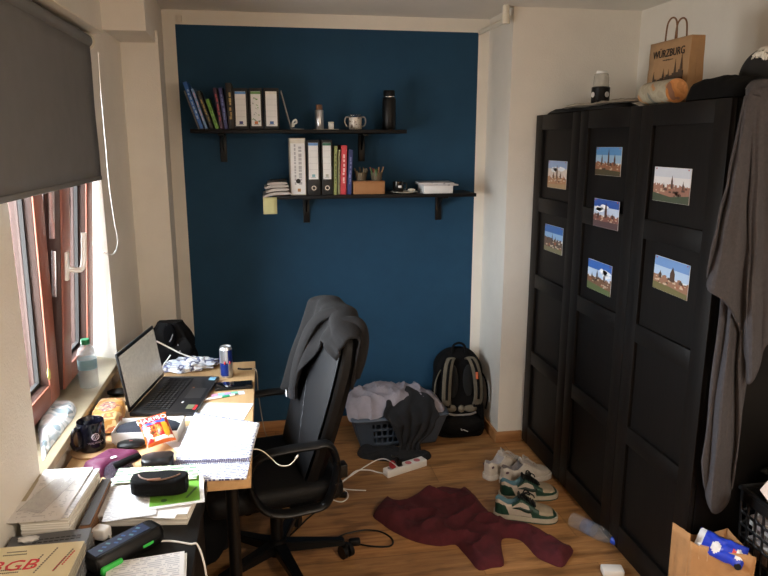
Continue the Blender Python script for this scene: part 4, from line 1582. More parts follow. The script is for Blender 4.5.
# earbuds case
p = T(131, 449, ZD)
t = thing('earbud_case', 'rounded black earbud case on the desk near the mug', 'case', (p.x, p.y + .01, ZD + .0005), R(4))
M().ball((0, 0, .013), (.042, .028, .013), 3).build('base', M_blkplas, t)
for v in t.children[0].data.vertices:
    v.co.x = math.copysign(min(abs(v.co.x) * 1.2, .043), v.co.x)
M().box((0, -.0275, .014), (.05, .0015, .0015)).build('seam', mat('dark_seam', (40, 40, 42), .5), t)
M().box((.0, -.004, .0262), (.010, .006, .0008), bev=.0003).build('mark', mat('dull_red_print', (150, 70, 66), .5), t)

# purple pouch with clip
pts = [T(x, y, ZD + .004) for x, y in ((83.5, 467), (90, 463.5), (104, 456), (116, 452.5), (133, 453.5), (141, 455), (138, 459), (126, 465), (112, 469), (105, 475), (96, 477), (84, 470))]
c = sum((V(q) for q in pts), V()) / len(pts)
t = thing('glasses_pouch', 'magenta glasses pouch lying on the desk before the mug', 'pouch', (c.x, c.y, ZD + .0005))
cloth_patch([(q.x - c.x, q.y - c.y) for q in pts], .030, .03, 0, .004, 22, 3, .008).build('body', mat('magenta_cloth', (88, 24, 60), .6, .12, 40, .2, 200), t)
q = M()
q.tube(spline([T(114, 466.5, ZD + .028) - V(t.location), T(124, 462, ZD + .032) - V(t.location), T(134, 457.5, ZD + .028) - V(t.location), T(139, 455.5, ZD + .02) - V(t.location)], 6), .011, 8, flat=.5)
q.build('strap', M_blkcloth, t)
q = M()
q.ball(T(113, 457, ZD + .03) - V(t.location), (.012, .009, .002), 2)
q.build('label', M_offwhite, t)
pts = [T(x, y, ZD + .004) for x, y in ((102, 474), (108, 467), (118, 464), (131, 463), (133, 470), (124, 476), (110, 479))]
c = sum((V(q) for q in pts), V()) / len(pts)
cloth_patch([(q.x - c.x, q.y - c.y) for q in pts], .022, .02, 0, .003, 22, 3, .007)
tag(cloth_patch([(q.x - c.x, q.y - c.y) for q in pts], .022, .02, 0, .003, 22, 3, .007).build('wrapper', film('dark_purple_film', (62, 50, 66), .95, .25), None, (c.x, c.y, ZD + .0005)), 'shiny dark wrapper crumpled between the magenta pouch and the papers', 'wrapper')

# black cloth case
def case(name, label, A, B, z, dep, h, m, zip_=True, seed=1):
    c, rz, w_ = place2(A, B, dep)
    t = thing(name, label, 'case', (c.x, c.y, z), rz)

    def fn(u, v):
        an = 2 * PI * u
        e = .55
        k = (1 - (abs(2 * v - 1)) ** 6) ** .45
        k = max(k, .5)
        y = math.copysign(abs(math.cos(an)) ** e, math.cos(an)) * dep / 2 * k
        zz_ = math.copysign(abs(math.sin(an)) ** e, math.sin(an)) * h / 2
        n_ = 1 + .07 * noise.noise(V((math.cos(an) * 1.5, v * 4, seed + math.sin(an))))
        if zz_ > 0:
            zz_ *= (1 - .22 * (y / dep + .5))  * (.86 + .14 * k)
        return V((-w_ / 2 + w_ * v, y * n_, h / 2 + zz_ * (n_ if zz_ > 0 else 1)))
    b = M()
    b.grid(fn, 36, 28, cu=True)
    b.face([fn(i / 36, 0) for i in range(36)])
    b.face([fn(i / 36, 1) for i in range(36)])
    b.build('body', m, t)
    if zip_:
        q = M()
        q.tube([fn(.25 + .10 * math.sin(PI * k / 14), .12 + .76 * k / 14) + V((0, -.0, .0012)) for k in range(15)], .0022, 6)
        q.build('zip', mat('brown_zip', (120, 92, 74), .5), t)
        q = M()
        p0 = fn(.34, .45)
        q.box(p0 + V((0, 0, .003)), (.035, .006, .003), Euler((0, 0, .1)).to_matrix(), bev=.001)
        q.build('zip_pull', mat('copper_pull', (150, 106, 84), .4), t)
    return t


ZP = ZB + .040
case('pencil_case', 'long black zipped pencil case resting on the pile of papers', T(137, 475, ZP + .03), T(190, 473, ZP + .03), ZP + .0015, .085, .052, M_blkcloth, True, 2)
case('spectacle_case', 'smaller rounded black case on the desk between sweet bag and papers', T(144, 457, ZD + .02), T(175, 454, ZD + .02), ZD + .001, .085, .044, mat('smooth_black_case', (16, 16, 18), .35, .1, 20), False, 5)

# sweet bag leaning on the white box
P_ = [T(134.5, 421, ZD + .082), T(163, 412, ZD + .090), T(178.5, 439.5, ZD + .030), T(149.5, 447.5, ZD + .022)]
ctr = sum(P_, V()) / 4
uu = ((P_[1] - P_[0]) + (P_[2] - P_[3])).normalized()
vv = ((P_[0] - P_[3]) + (P_[1] - P_[2]))
vv = (vv - uu * vv.dot(uu)).normalized()
wv_, hv_ = ((P_[1] - P_[0]).length + (P_[2] - P_[3]).length) / 2, ((P_[0] - P_[3]).length + (P_[1] - P_[2]).length) / 2
mtx = frame3(ctr, uu, vv)
t = thing('sweet_bag', 'small red and orange bag of sweets leaning on the white box', 'sweets')
t.matrix_world = mtx
t.location = mtx.to_translation()
t.rotation_euler = mtx.to_euler()


def pillow(sg):
    def fn(u, v):
        x, y = 2 * u - 1, 2 * v - 1
        k = max(0, (1 - x ** 4)) ** .8 * max(0, (1 - y ** 4)) ** .8
        z = sg * .018 * k * (1 + .3 * noise.noise(V((x * 2, y * 2, 3)))) + .0012 * math.sin(x * 40) * (1 if abs(y) > .93 else 0)
        return V((x * wv_ / 2 * (1 - .05 * (1 - y * y)), y * hv_ / 2 * (1 - .05 * (1 - x * x)), z))
    return fn


def bagcol(i, j):
    u, v = i / 29, j / 29
    if v > .93 or u > .95 or v < .06 or u < .03:
        return 1
    if .58 < v - .04 * u < .66 and u < .85:
        return 2
    if v >= .66:
        return 0 if u < .80 else 1
    if u > .66 and ((u - .76) / .14) ** 2 + ((v - .38) / .28) ** 2 < 1:
        return 3
    if ((u - .42) / .22) ** 2 + ((v - .36) / .2) ** 2 < 1:
        return 4
    if u < .25 and v < .55:
        return 5 if (u + v) > .35 else 0
    if v < .14:
        return 3 if u < .3 else 5
    return 0


b = M()
b.grid(pillow(1), 30, 30, mfn=bagcol)
b.grid(pillow(-1), 30, 30, mi=1)
S_ = lambda n, c: mat(n, c, .28, .05, 20)
b.build('bag', [S_('sweet_red', (168, 32, 34)), S_('sweet_orange', (200, 92, 26)), S_('sweet_blue', (60, 96, 190)), S_('sweet_yellow', (200, 150, 40)), blotch('sweet_picture', [(120, 70, 40), (170, 120, 50), (140, 36, 36), (90, 76, 40)], 90, .3), S_('sweet_white', (236, 226, 216))], t)
lettering(t, 'lettering', 'HARIBO', .0255, S_('letter_white', (240, 214, 210)), frame3((-wv_ * .06, hv_ * .27, .0165), (1, .06, -.05), (-.06, 1, -.12)), .0008, sx=1.05)

# clear wrapper on the sill, bottle on the sill
pts = [T(x, y, ZS + .025) for x, y in ((49, 402.5), (62, 401.5), (75, 402), (74, 412), (66, 422), (57, 434), (48, 446), (42, 456), (39.5, 440), (37.5, 428), (38, 418))]
pts = [V((min(max(q.x, -.755), -.632), q.y, 0)) for q in pts]
c = sum(pts, V()) / len(pts)
t = thing('plastic_pack', 'shiny white plastic pack lying on the window sill', 'packet', (c.x, c.y, ZS + .0085))
cloth_patch([(q.x - c.x, q.y - c.y) for q in pts], .028, .025, 0, .004, 16, 2, .012, 3).build('pack', blotch('pack_film', [(196, 202, 206), (226, 230, 234), (232, 234, 238), (190, 204, 212), (220, 226, 230), (150, 166, 176)], 12, .15), t)

p = T(89.5, 386, ZS + .01)
t = thing('water_bottle', 'half-full clear water bottle with green cap on the window sill', 'bottle', (p.x, p.y, ZS + .0085), R(30))
bp = [(0, .004), (.020, .002), (.028, 0), (.0325, .006), (.033, .03), (.0315, .036), (.033, .042), (.033, .075), (.0315, .078), (.0315, .118), (.033, .122), (.032, .140), (.026, .158), (.016, .172), (.0135, .178), (.0135, .186)]
sc_ = (BY(89, 339, p.y).z - ZS - .008) / .198
M().lathe([(r_ * 1.04, z_ * sc_) for r_, z_ in bp], 32).build('body', film('pale_bottle_plastic', (206, 216, 220), .30, .08, 30), t)
M().lathe([(0, .006 * sc_), (.030, .006 * sc_), (.0315, .03 * sc_), (.0315, .085 * sc_), (0, .085 * sc_)], 32).build('water', M_water, t)
M().lathe([(.0335, .078 * sc_), (.0338, .080 * sc_), (.0338, .116 * sc_), (.0335, .118 * sc_)], 32).build('label', film('bottle_label', (120, 160, 170), .7, .3, 30), t)
M().lathe([(0, .178 * sc_), (.0155, .178 * sc_), (.0155, .196 * sc_), (.0145, .198 * sc_), (0, .198 * sc_)], 24).build('cap', M_green, t)

# ------------------------------------------------------------------ papers and books on the black side desk
def block(name, label, cat, A, B, dep, z0, h, mtop, medge, group=None, cover=None):
    "stack of paper or a closed book: box with different top and edges"
    c, rz, w_ = place2(A, B, dep)
    t = thing(name, label, cat, (c.x, c.y, z0), rz, group)
    b = M()
    n = max(2, int(h / .006))
    r = random.Random(int(w_ * 1000))
    for k in range(n):
        dx, dy_ = r.uniform(-.003, .003), r.uniform(-.003, .003)
        if k == n - 1:
            dx = dy_ = 0
        b.box((dx, dy_, h * (k + .5) / n), (w_, dep, h / n - .0003), mi=0)
    b.build('leaves', medge, t)
    M().box((0, 0, h + .0005), (w_, dep, .001)).build('top_sheet', mtop, t)
    return t, w_, c, rz


ZK = .785
t1, w1, c1, r1 = block('paper_stack', 'tall stack of white printed papers beside the window-side wall', 'papers', V((-.600, 1.845, 0)), V((-.488, 1.838, 0)), .25, ZB + .0005, .083, M_print, M_pages)
# wider top sheets of that stack
sheet('paper_sheet', 'printed page in a clear sleeve on top of the tall paper stack', 'paper', V((-.632, 1.848, 0)), V((-.505, 1.842, 0)), .27, ZB + .086, written('sleeve_page', (216, 213, 211), (186, 183, 184), .008, .55, 80, .05), .001, .004)
block('folder_stack', 'dark folder and brown envelope filed against the tall paper stack', 'folders', V((-.482, 1.83, 0)), V((-.458, 1.83, 0)), .235, ZB + .0005, .055, mat('dark_folder', (54, 48, 46), .6), layered('folder_edges', (40, 38, 42), (150, 106, 70), .006))
b = M()
b.grid(lambda u, v: V((-.03 + .06 * u + .03 * v, -.12 + .2 * v, .003 + .004 * math.sin(u * 5 + v * 3))), 10, 12)
tag(b.build('clear_wrapper', film('cellophane', (236, 234, 232), .22, .12, 50), None, (-.585, 1.735, ZB + .090), R(-8), thick=.0006), 'strip of crinkled clear cellophane on the sleeve page', 'wrapper')
sheet('paper_sheet', 'small white sheet lying behind the tall paper stack beside the magenta pouch', 'paper', T(53, 464, ZD + .03), T(97, 474, ZD + .03), .07, ZD + .002, M_print, .0015, .01)

# grey law book with red lettering
A, B = V((-.630, 1.575, 0)), V((-.452, 1.585, 0))
t, w_, c, rz = block('law_book', 'grey hardcover book with red title partly under the cream book', 'book', A, B, .20, ZB + .0005, .052, mat('grey_board', (92, 94, 98), .45, .05, 20), mat('grey_edge', (120, 122, 124), .6), 'law books on the side desk')
q = M()
for k in range(7):
    x_ = -.02 + .014 * k
    q.box((x_ - .004, .035, .0536), (.003, .020, .0006))
    if k % 3 != 1:
        q.box((x_, .044, .0536), (.008, .003, .0006))
        q.box((x_, .027, .0536), (.008, .003, .0006))
    if k % 2:
        q.box((x_ + .004, .035, .0536), (.003, .020, .0006))
q.build('red_lettering', mat('dull_red_letters', (150, 44, 54), .5), t)
q = M()
r = random.Random(2)
for k in range(2):
    for j in range(9):
        q.box((-.03 + .012 * j, .072 - .012 * k, .0536), (.009, .002, .0006))
q.build('small_lettering', M_ink, t)
tag(M().ball((0, 0, .004), (.022, .012, .006), 3, amp=.4, fr=2.5).build('foil_scrap', mat('bright_foil', (226, 228, 230), .2, metal=.3), None, (-.585, 1.55, ZB + .0545)), 'small shiny scrap of foil lying on the grey book', 'scrap')

A, B = V((-.634, 1.475, 0)), T(84.6, 540.8, .805)
A.x, B.z = -.634, 0
A.y = B.y + .004
t, w_, c, rz = block('law_book', 'thick cream law book with large red title at the photo corner', 'book', A, B, .235, ZB + .054, .030, mat('cream_board', (226, 216, 180), .5, .03, 20), mat('cream_edge', (170, 164, 146), .7), 'law books on the side desk')
b = M()
zt_ = .0316
lx = lambda px, py: Matrix.Rotation(-rz, 3, 'Z') @ (T(px, py, ZB + .054 + .031) - V((c.x, c.y, 0)))
M_redl = mat('red_letters', (206, 46, 62), .5)
pL = lx(15, 562)
lettering(t, 'lettering', 'BGB', .052, M_redl, Matrix.Translation((pL.x, pL.y - .016, zt_)), .0004, shear=.18, sx=1.05)
q = M()
for (px, py, n_) in ((18, 552, 10), (16, 555, 12), (12, 570, 10), (10, 573, 9)):
    p0 = lx(px, py)
    for j in range(n_):
        q.box((p0.x + (j - n_ / 2) * .0042, p0.y, zt_), (.003, .003, .0005))
q.build('small_lettering', mat('grey_print', (90, 88, 84), .6), t)
q = M()
for px, py, ln, mi in ((37, 561, .05, 0), (46, 560, .085, 0), (60, 563, .05, 1), (64, 559, .075, 0), (69, 557, .05, 1)):
    p0 = lx(px, py)
    z_ = 0
    while z_ < ln:
        q.box((p0.x + .25 * (z_ - ln / 2), p0.y + z_ - ln / 2, zt_), (.0035, .004, .0005), mi=mi)
        z_ += .0065
q.build('side_lettering', [mat('grey_print_side', (110, 106, 100), .6), M_redl], t)

# charger plug
p = T(101, 541, ZB)
t = thing('charger_plug', 'white phone charger plug on the side desk beside the grey book', 'charger', (p.x, p.y + .012, ZB + .0005), R(-25))
M().box((0, 0, .016), (.040, .032, .031), bev=.006, seg=3).build('body', M_white, t)
q = M()
for s in (-1, 1):
    q.cyl((-.020, s * .008, .016), (-.038, s * .008, .016), .002, n=8)
q.build('pins', M_steel, t)
pl = [p + V((.02, .004, .012)), T(114, 541, ZB + .006), T(125, 538, ZB + .004), T(140, 536, ZB + .004), T(152, 541, ZB + .003), T(170, 541, ZB + .003), T(190, 544, ZB + .003), V((BX1 + .004, T(196, 546, ZB).y, ZB + .001)), V((BX1 + .022, T(200, 548, ZB).y - .02, ZB - .05)), V((BX1 + .03, T(200, 548, ZB).y - .03, ZB - .2)), V((BX1 + .028, T(200, 548, ZB).y - .03, .30))]
tag(M().tube(spline(pl, 8), .0026, 8).build('white_cable', M_white), 'white cable running from the charger plug over the side desk edge', 'cable')

# long black case with blue label and green underside
A, B = T(91, 561, ZB + .03), T(155, 527, ZB + .03)
u = (B - A)
t = thing('tool_case', 'long black case with blue label and green underside on side desk', 'case', ((A.x + B.x) / 2, (A.y + B.y) / 2, ZB + .0005), math.atan2(u.y, u.x))
L = u.length + .015
sec = [(-.030, .0), (.030, 0), (.036, .012), (.034, .034), (.024, .044), (-.024, .044), (-.034, .034), (-.036, .012)]
b = M()
rings = []
for k, (f, s_) in enumerate([(-.5, .6), (-.47, .9), (-.4, 1), (.4, 1), (.47, .92), (.5, .66)]):
    rings.append([b.bm.verts.new((L * f, y * s_, .022 + (z_ - .022) * s_)) for y, z_ in sec])
for k in range(5):
    for j in range(8):
        f_ = b.bm.faces.new([rings[k][j], rings[k][(j + 1) % 8], rings[k + 1][(j + 1) % 8], rings[k + 1][j]])
b.bm.faces.new(rings[0])
b.bm.faces.new(rings[-1])
bmesh.ops.bevel(b.bm, geom=b.bm.edges[:], offset=.002, segments=2, affect='EDGES')
b.build('body', M_blkplas, t)
q = M()
q.box((-.01, .002, .0445), (L * .78, .036, .0012), mi=0)
for k in range(9):
    q.box((-L * .34 + L * .072 * k, .002 + .006 * ((k % 3) - 1), .0453), (L * .03, .010, .0006), Euler((0, 0, .5)).to_matrix(), mi=1 + k % 2)
q.build('label', [mat('blue_label', (22, 42, 80), .35), mat('label_pale', (90, 140, 160), .4), mat('label_sky', (50, 96, 160), .4)], t)
M_bg = mat('bright_green_plastic', (60, 190, 80), .4)
M().box((-L * .30, -.026, .012), (L * .30, .030, .023), bev=.007).build('green_grip', M_bg, t)
M().box((L * .22, -.034, .018), (L * .16, .006, .008), bev=.002).build('green_tab', M_bg, t)

# papers at the bottom edge
sheet('paper_sheet', 'topmost white printed sheet at the near end of the side desk', 'paper', T(108, 563, ZB + .012), T(184.5, 551, ZB + .012), .21, ZB + .010, M_print, .0012, .002)
block('paper_stack', 'thin stack of white sheets at the near end of the side desk', 'papers', T(112, 564, ZB + .008), T(187, 553, ZB + .008), .21, ZB + .0005, .007, M_offwhite, M_pages)

# pile in the middle: stack, printed page, green leaflet, note sheet
t, w_, c, rz = block('paper_stack', 'broad stack of papers under the black pencil case', 'papers', T(108, 479, ZB + .03), T(204, 477, ZB + .03), .20, ZB + .0005, .030, M_offwhite, M_pages)
sheet('paper_sheet', 'printed white page with small marks beside the green leaflet', 'paper', T(112, 479, ZB + .034), T(160, 473, ZB + .034), .235, ZB + .0325, M_print, .0015, .006)
sheet('paper_sheet', 'second white page sticking out under the printed page of the pile', 'paper', T(120, 480, ZB + .032), T(198, 482, ZB + .032), .19, ZB + .0318, M_offwhite, .001)
c_, rz_, ww_ = place2(T(150, 481, ZB + .037), T(203, 474, ZB + .037), .16)
t = thing('leaflet', 'bright green leaflet with white rim under the pencil case', 'leaflet', (c_.x, c_.y, ZB + .0362), rz_)
M().box((0, 0, .0008), (ww_, .16, .0016)).build('card', M_offwhite, t)
M().box((-.004, .003, .0018), (ww_ - .016, .142, .0006)).build('green_print', mat('leaf_green_print', (112, 172, 62), .5, .1, 30), t)
q = M()
q.lathe([(0, 0), (.008, 0), (.008, .0006), (0, .0006)], 20, (-ww_ * .22, -.045, .0021))
q.box((.04, -.02, .0022), (.006, .06, .0006), Euler((0, 0, -.5)).to_matrix())
q.build('emblem', mat('dark_green_print', (60, 100, 60), .5), t)
b = sheet('note_sheet', 'pale green note sheet with large handwriting behind the pencil case', 'paper', T(119, 469, ZD + .041), T(201, 464.5, ZD + .041), .09, ZD + .0405, written('green_notes', (214, 216, 184), (110, 140, 116), .020, .45, 60), .0012, .003)

def tab(pairs):
    "piecewise-linear table"
    def f(s):
        for (x0_, y0_), (x1_, y1_) in zip(pairs, pairs[1:]):
            if s <= x1_:
                return y0_ + (y1_ - y0_) * (s - x0_) / (x1_ - x0_)
        return pairs[-1][1]
    return f


# ------------------------------------------------------------------ office chair
CH = V((-.008, 2.49, 0))
ch = thing('office_chair', 'black office chair with grey padded back facing the desk', 'office chair', CH, R(9.8))


def xf(z):
    return .118 + .285 * (z - .6) - .05 * sm((z - .95) / .2) * 0


def halfw(z):
    t = (z - .46) / .60
    k = .215 + .035 * math.sin(PI * min(1, max(0, t)) * .9)
    if t > .82:
        k *= math.sqrt(max(.02, 1 - ((t - .82) / .19) ** 2.4))
    return k


TH = .072
# cushion (front) and shell (sides and back)
def cush(u, v):
    z = .46 + .585 * v
    y = (2 * u - 1)
    w_ = halfw(z) - .012
    puff = .018 * (1 - abs(y) ** 3) * (1 - abs(2 * v - 1) ** 4) - .03 * (1 - abs(y) ** 2) * .0
    seam = -.004 * math.exp(-((y - (v - .42) * 1.1) / .03) ** 2)
    return V((xf(z) - puff - seam - .006, y * w_, z))


M().grid(cush, 30, 34).build('back_cushion', M_leather, ch)
M().tube([cush(.5 + (v - .42) * .55, v) + V((-.001, 0, 0)) for v in [k / 20 for k in range(1, 19)]], .0016, 5).build('stitching', M_stitch, ch)
b = M()


def shell(u, v):
    z = .455 + .595 * v
    w_ = halfw(z)
    loop = [(0, -1), (.012, -1.02), (TH * .55, -1.02), (TH, -.88), (TH * 1.08, 0), (TH, .88), (TH * .55, 1.02), (.012, 1.02), (0, 1)]
    k = min(int(u * 8), 7)
    f = u * 8 - k
    a = V(loop[k]).lerp(V(loop[k + 1]), f)
    return V((xf(z) + a.x * (1 - .45 * max(0, v - .75) / .25), a.y * w_, z))


b.grid(shell, 41, 30)
for v in (0, 1):
    b.face([shell(k / 40, v) for k in range(41)])
b.build('back_shell', mat('black_shell', (11, 11, 12), .5, .15, 30, .2, 200, spec=.2), ch)
b = M()
b.box((-.03, 0, .425), (.50, .50, .085), bev=.035, seg=4)
b.build('seat', mat('black_seat', (12, 12, 13), .6, .15, 30, .3, 200, spec=.2), ch)
M().box((.0, 0, .368), (.24, .20, .03), bev=.008).build('seat_plate', M_bmetal, ch)
b = M()
b.tube(spline([(.06, 0, .37), (.17, 0, .36), (.215, 0, .42), (.20, 0, .52)], 6), .03, 8, flat=.4, up=(0, 1, 0))
b.build('back_bracket', M_bmetal, ch)
for s in (-1, 1):
    y = s * .285
    lp = [(.150, y, .635), (.09, y, .640), (.0, y, .640), (-.075, y, .632), (-.125, y, .60), (-.140, y, .55), (-.125, y, .48), (-.085, y, .42), (-.02, y, .395), (.06, y, .395), (.13, y, .405), (.165, y, .47), (.178, y, .56)]
    b = M()
    b.tube(spline(lp, 5, True), .026, 12, closed=True, flat=.52, side=(0, 1, 0))
    b.box((.06, s * .262, .392), (.10, .06, .02), bev=.004)
    b.box((.205, s * .262, .52), (.03, .045, .05), bev=.004)
    a = b.build('armrest', M_blkplas, ch)
    q = M()
    for x, z in ((.172, .57), (.160, .62)):
        q.cyl((x, y + s * .001, z), (x, s * (abs(y) + .030), z), .004, n=8)
    for x, z in ((-.07, .41), (.168, .49)):
        q.cyl((x, y, z), (x, s * (abs(y) + .029), z), .006, n=8)
    q.build('bolt', M_bmetal, a)
b = M()
b.cyl((0, 0, .21), (0, 0, .36), .014)
b.cyl((0, 0, .085), (0, 0, .25), .026)
b.cyl((0, 0, .06), (0, 0, .125), .042, .036)
b.build('gas_column', M_bmetal, ch)
M().tube(spline([(.0, -.08, .375), (.02, -.2, .37), (.03, -.26, .355)], 5), .006, 8).build('lever', M_bmetal, ch)
for k in range(5):
    a_ = R(-9.8 + 1 + 72 * k)
    d = V((math.cos(a_), math.sin(a_), 0))
    n_ = V((-d.y, d.x, 0))
    b = M()
    r0 = [d * .03 + n_ * s * .026 + V((0, 0, z)) for s, z in ((-1, .068), (1, .068), (1, .112), (-1, .112))]
    r1 = [d * .275 + n_ * s * .018 + V((0, 0, z)) for s, z in ((-1, .062), (1, .062), (1, .088), (-1, .088))]
    vs0 = [b.bm.verts.new(p_) for p_ in r0]
    vs1 = [b.bm.verts.new(p_) for p_ in r1]
    for j in range(4):
        b.bm.faces.new([vs0[j], vs0[(j + 1) % 4], vs1[(j + 1) % 4], vs1[j]])
    b.bm.faces.new(vs0[::-1])
    b.bm.faces.new(vs1)
    bmesh.ops.bevel(b.bm, geom=b.bm.edges[:], offset=.005, segments=2, affect='EDGES')
    leg = b.build('leg', M_bmetal, ch)
    q = M()
    c0 = d * .27 + d * .012
    ax = (Matrix.Rotation(.5 + k, 3, 'Z') @ d)
    for s in (-1, 1):
        q.cyl(c0 + ax * (s * .006) + V((0, 0, .0285)), c0 + ax * (s * .024) + V((0, 0, .0285)), .028, n=20)
    q.cyl(c0 + V((0, 0, .03)), c0 + V((0, 0, .065)), .010, n=10)
    q.build('caster', M_blkplas, leg)

# hoodie over the chair back
hd = thing('hoodie', 'charcoal hooded sweatshirt draped over the office chair back', 'hoodie', CH, R(9.8))


def hood_pt(u, v):
    y = -.245 + .505 * u                      # near .. far end
    zt = 1.078 - .05 * max(0, (u - .72) / .28) ** 2 - .070 * max(0, (.36 - u) / .36) ** 1.6
    Fd = .055 + .31 * sm((u - .16) / .58) - .03 * sm((u - .85) / .15)
    Bd = .17 + .05 * math.sin(3 * u)
    fold = .013 * math.sin(15 * u + 1.2 * v) + .010 * math.sin(27 * u + 3 * v + 1)
    if v < .5:
        t = v / .5
        z = zt - .02 - Fd * (1 - t)
        x = xf(z) - .034 - .02 * (1 - t) - fold * (1 - .6 * t)
    elif v < .66:
        t = (v - .5) / .16
        a_ = PI * t
        z = zt - .02 + .022 * math.sin(a_)
        xa = xf(zt - .02) - .034 - fold * .4
        xb = xf(zt - .02) + TH * .75 + .018
        x = xa + (xb - xa) * (1 - math.cos(a_)) / 2
    else:
        t = (v - .66) / .34
        z = zt - .02 - Bd * t
        x = xf(z) + TH * (.75 + .3 * t) + .018 + fold * t * .6
    n_ = noise.noise(V((u * 5, v * 4, 2.2)))
    if u > .86:
        k = (u - .86) / .14
        x = x * (1 - .3 * k) + (xf(z) + TH * .4) * .3 * k
    if u < .12:
        k = (.12 - u) / .12
        x = x * (1 - .45 * k) + (xf(z) + TH * .5) * .45 * k
    return V((x - .012 * n_, y + .010 * noise.noise(V((u * 3, v * 6, 7))), z + .010 * noise.noise(V((u * 6, v * 2, 5)))))


b = M()
b.grid(hood_pt, 60, 66)
b.build('body', M_hood, hd, thick=.010)
# sleeve lying down the front with its cuff, hood folded along the near corner
p = [hood_pt(.36, .56) + V((0, 0, -.012)), hood_pt(.40, .49) + V((-.012, 0, -.01)), hood_pt(.46, .34) + V((-.016, 0, 0)), hood_pt(.53, .18) + V((-.018, 0, 0)), hood_pt(.58, .05) + V((-.016, 0, 0)), hood_pt(.60, .0) + V((-.012, 0, -.012))]
sp = spline(p, 6)
M().tube(sp, .040, 14, flat=.5, side=(0, 1, 0), taper=lambda t: 1.0 - .22 * t + .05 * math.sin(t * 19)).build('sleeve', M_hood, hd)
M().tube([sp[-3], sp[-1] + V((0, .003, -.028))], .031, 14, flat=.6, side=(0, 1, 0)).build('cuff', mat('charcoal_rib', (31, 29, 32), .98, .1, 60, .8, 500), hd)
hb_ = [hood_pt(.22, .54) + V((-.002, -.005, -.016)), hood_pt(.17, .62) + V((-.0, -.006, -.006)), hood_pt(.12, .70) + V((.0, -.006, .0)), hood_pt(.09, .80) + V((.0, -.010, -.0)), hood_pt(.08, .90) + V((.0, -.012, 0)), hood_pt(.10, .97) + V((.0, -.008, 0))]
M().tube(spline(hb_, 6), .024, 14, taper=lambda t: .65 + .5 * math.sin(PI * min(1, t * 1.1)) ** .8).build('hood', M_hood, hd)
M().box(hood_pt(.70, .0) + V((-.012, .0, -.004)), (.002, .02, .026)).build('care_label', M_offwhite, hd)

# ------------------------------------------------------------------ laundry basket and clothes
b0, b1 = T(357, 442.5, 0), T(431, 436.5, 0)
LX, LY = (b0.x + b1.x) / 2 + .005, 3.605
bk = thing('laundry_basket', 'blue-grey plastic laundry basket heaped with clothes by the blue wall', 'basket', (LX, LY, 0), R(2))
bw, bd, bh = .43, .24, .195
tw_, td_ = .53, .36
M_bask = mat('slate_plastic', (62, 72, 86), .5, .06, 20)


def wall_fn(p0, p1, q0, q1):
    return lambda u, v: V(p0).lerp(V(p1), u).lerp(V(q0).lerp(V(q1), u), v)


b = M()
cb = [(-bw / 2, -bd / 2, .003), (bw / 2, -bd / 2, .003), (bw / 2, bd / 2, .003), (-bw / 2, bd / 2, .003)]
ct = [(-tw_ / 2, -td_ / 2 + 0, bh), (tw_ / 2, -td_ / 2, bh), (tw_ / 2, td_ / 2, bh), (-tw_ / 2, td_ / 2, bh)]
for k in range(4):
    nu = 45 if k % 2 == 0 else 27
    lo_, hi_ = (8, nu - 9)
    b.grid(wall_fn(cb[k], cb[(k + 1) % 4], ct[k], ct[(k + 1) % 4]), nu, 13, smooth=False,
           skip=lambda i, j, lo_=lo_, hi_=hi_: (lo_ <= i <= hi_ and i % 3 != 0 and j in (2, 3, 5, 6, 8, 9)))
b.face(cb)
b.build('tub', M_bask, bk, thick=.004)
rim = []
for k in range(4):
    a, c = V(ct[k]), V(ct[(k + 1) % 4])
    for f in (.08, .5, .92):
        rim.append(a.lerp(c, f))
rs = spline([p_ * 1.0 + V((0, 0, .0)) for p_ in rim], 5, True)
M().tube(rs, .017, 10, closed=True, flat=.8, up=(0, 0, 1)).build('rim', M_bask, bk)


def mound(name, label, m, pts, zb, zfun, seed, amp=.02, fr=7, step=.016):
    pts = [V(q) for q in pts]
    c = sum(pts, V((0, 0))) / len(pts)
    b = cloth_patch([(q.x - c.x, q.y - c.y) for q in pts], 1.0, .05, 0, 0, fr, seed, step)
    vs = b.bm.verts[:]
    for v in vs:
        x, y = v.co.x + c.x, v.co.y + c.y
        z0 = zfun(x, y)
        k = min(1, v.co.z)
        w_ = noise.noise(V((x * fr, y * fr, seed * 2.2))) + .5 * noise.noise(V((x * fr * 2.1, y * fr * 2.1, seed)))
        rg = (1 - abs(noise.noise(V((x * fr * 1.2, y * fr * .8, seed + 4))))) ** 4
        v.co.z = z0 + (0.014 * k if k > .01 else 0) + amp * w_ * (1 if k > .01 else .9) + amp * 1.2 * rg
    return tag(b.build(name, m, None, (c.x, c.y, zb)), label, 'clothing')


def heap_z(x, y):
    dx, dy = (x - (LX - .03)) / .31, (y - LY) / .22
    return .192 + .085 * max(0, 1 - dx * dx * .9 - dy * dy * .8) - .03 * max(0, -(y - (LY - .12)) / .1)


mound('grey_garment', 'pale grey crumpled garment heaped on top of the laundry basket', M_grycloth,
      [(LX - .285, LY - .16), (LX - .27, LY + .02), (LX - .17, LY + .13), (LX + .02, LY + .16), (LX + .20, LY + .12), (LX + .27, LY - .02), (LX + .262, LY - .15), (LX + .20, LY - .17), (LX + .06, LY - .12), (LX - .05, LY - .17), (LX - .17, LY - .20)], 0, lambda x, y: heap_z(x, y) + .012, 3, .022, 10, .011)
tag(M().ball((0, 0, 0), (.03, .025, .016), 3, amp=.3).build('red_garment', mat('red_cotton', (150, 36, 50), .9), None, (BY(371, 397, LY + .06).x, LY + .06, .25)), 'scrap of red clothing peeking out at the grey heap in the basket', 'clothing')

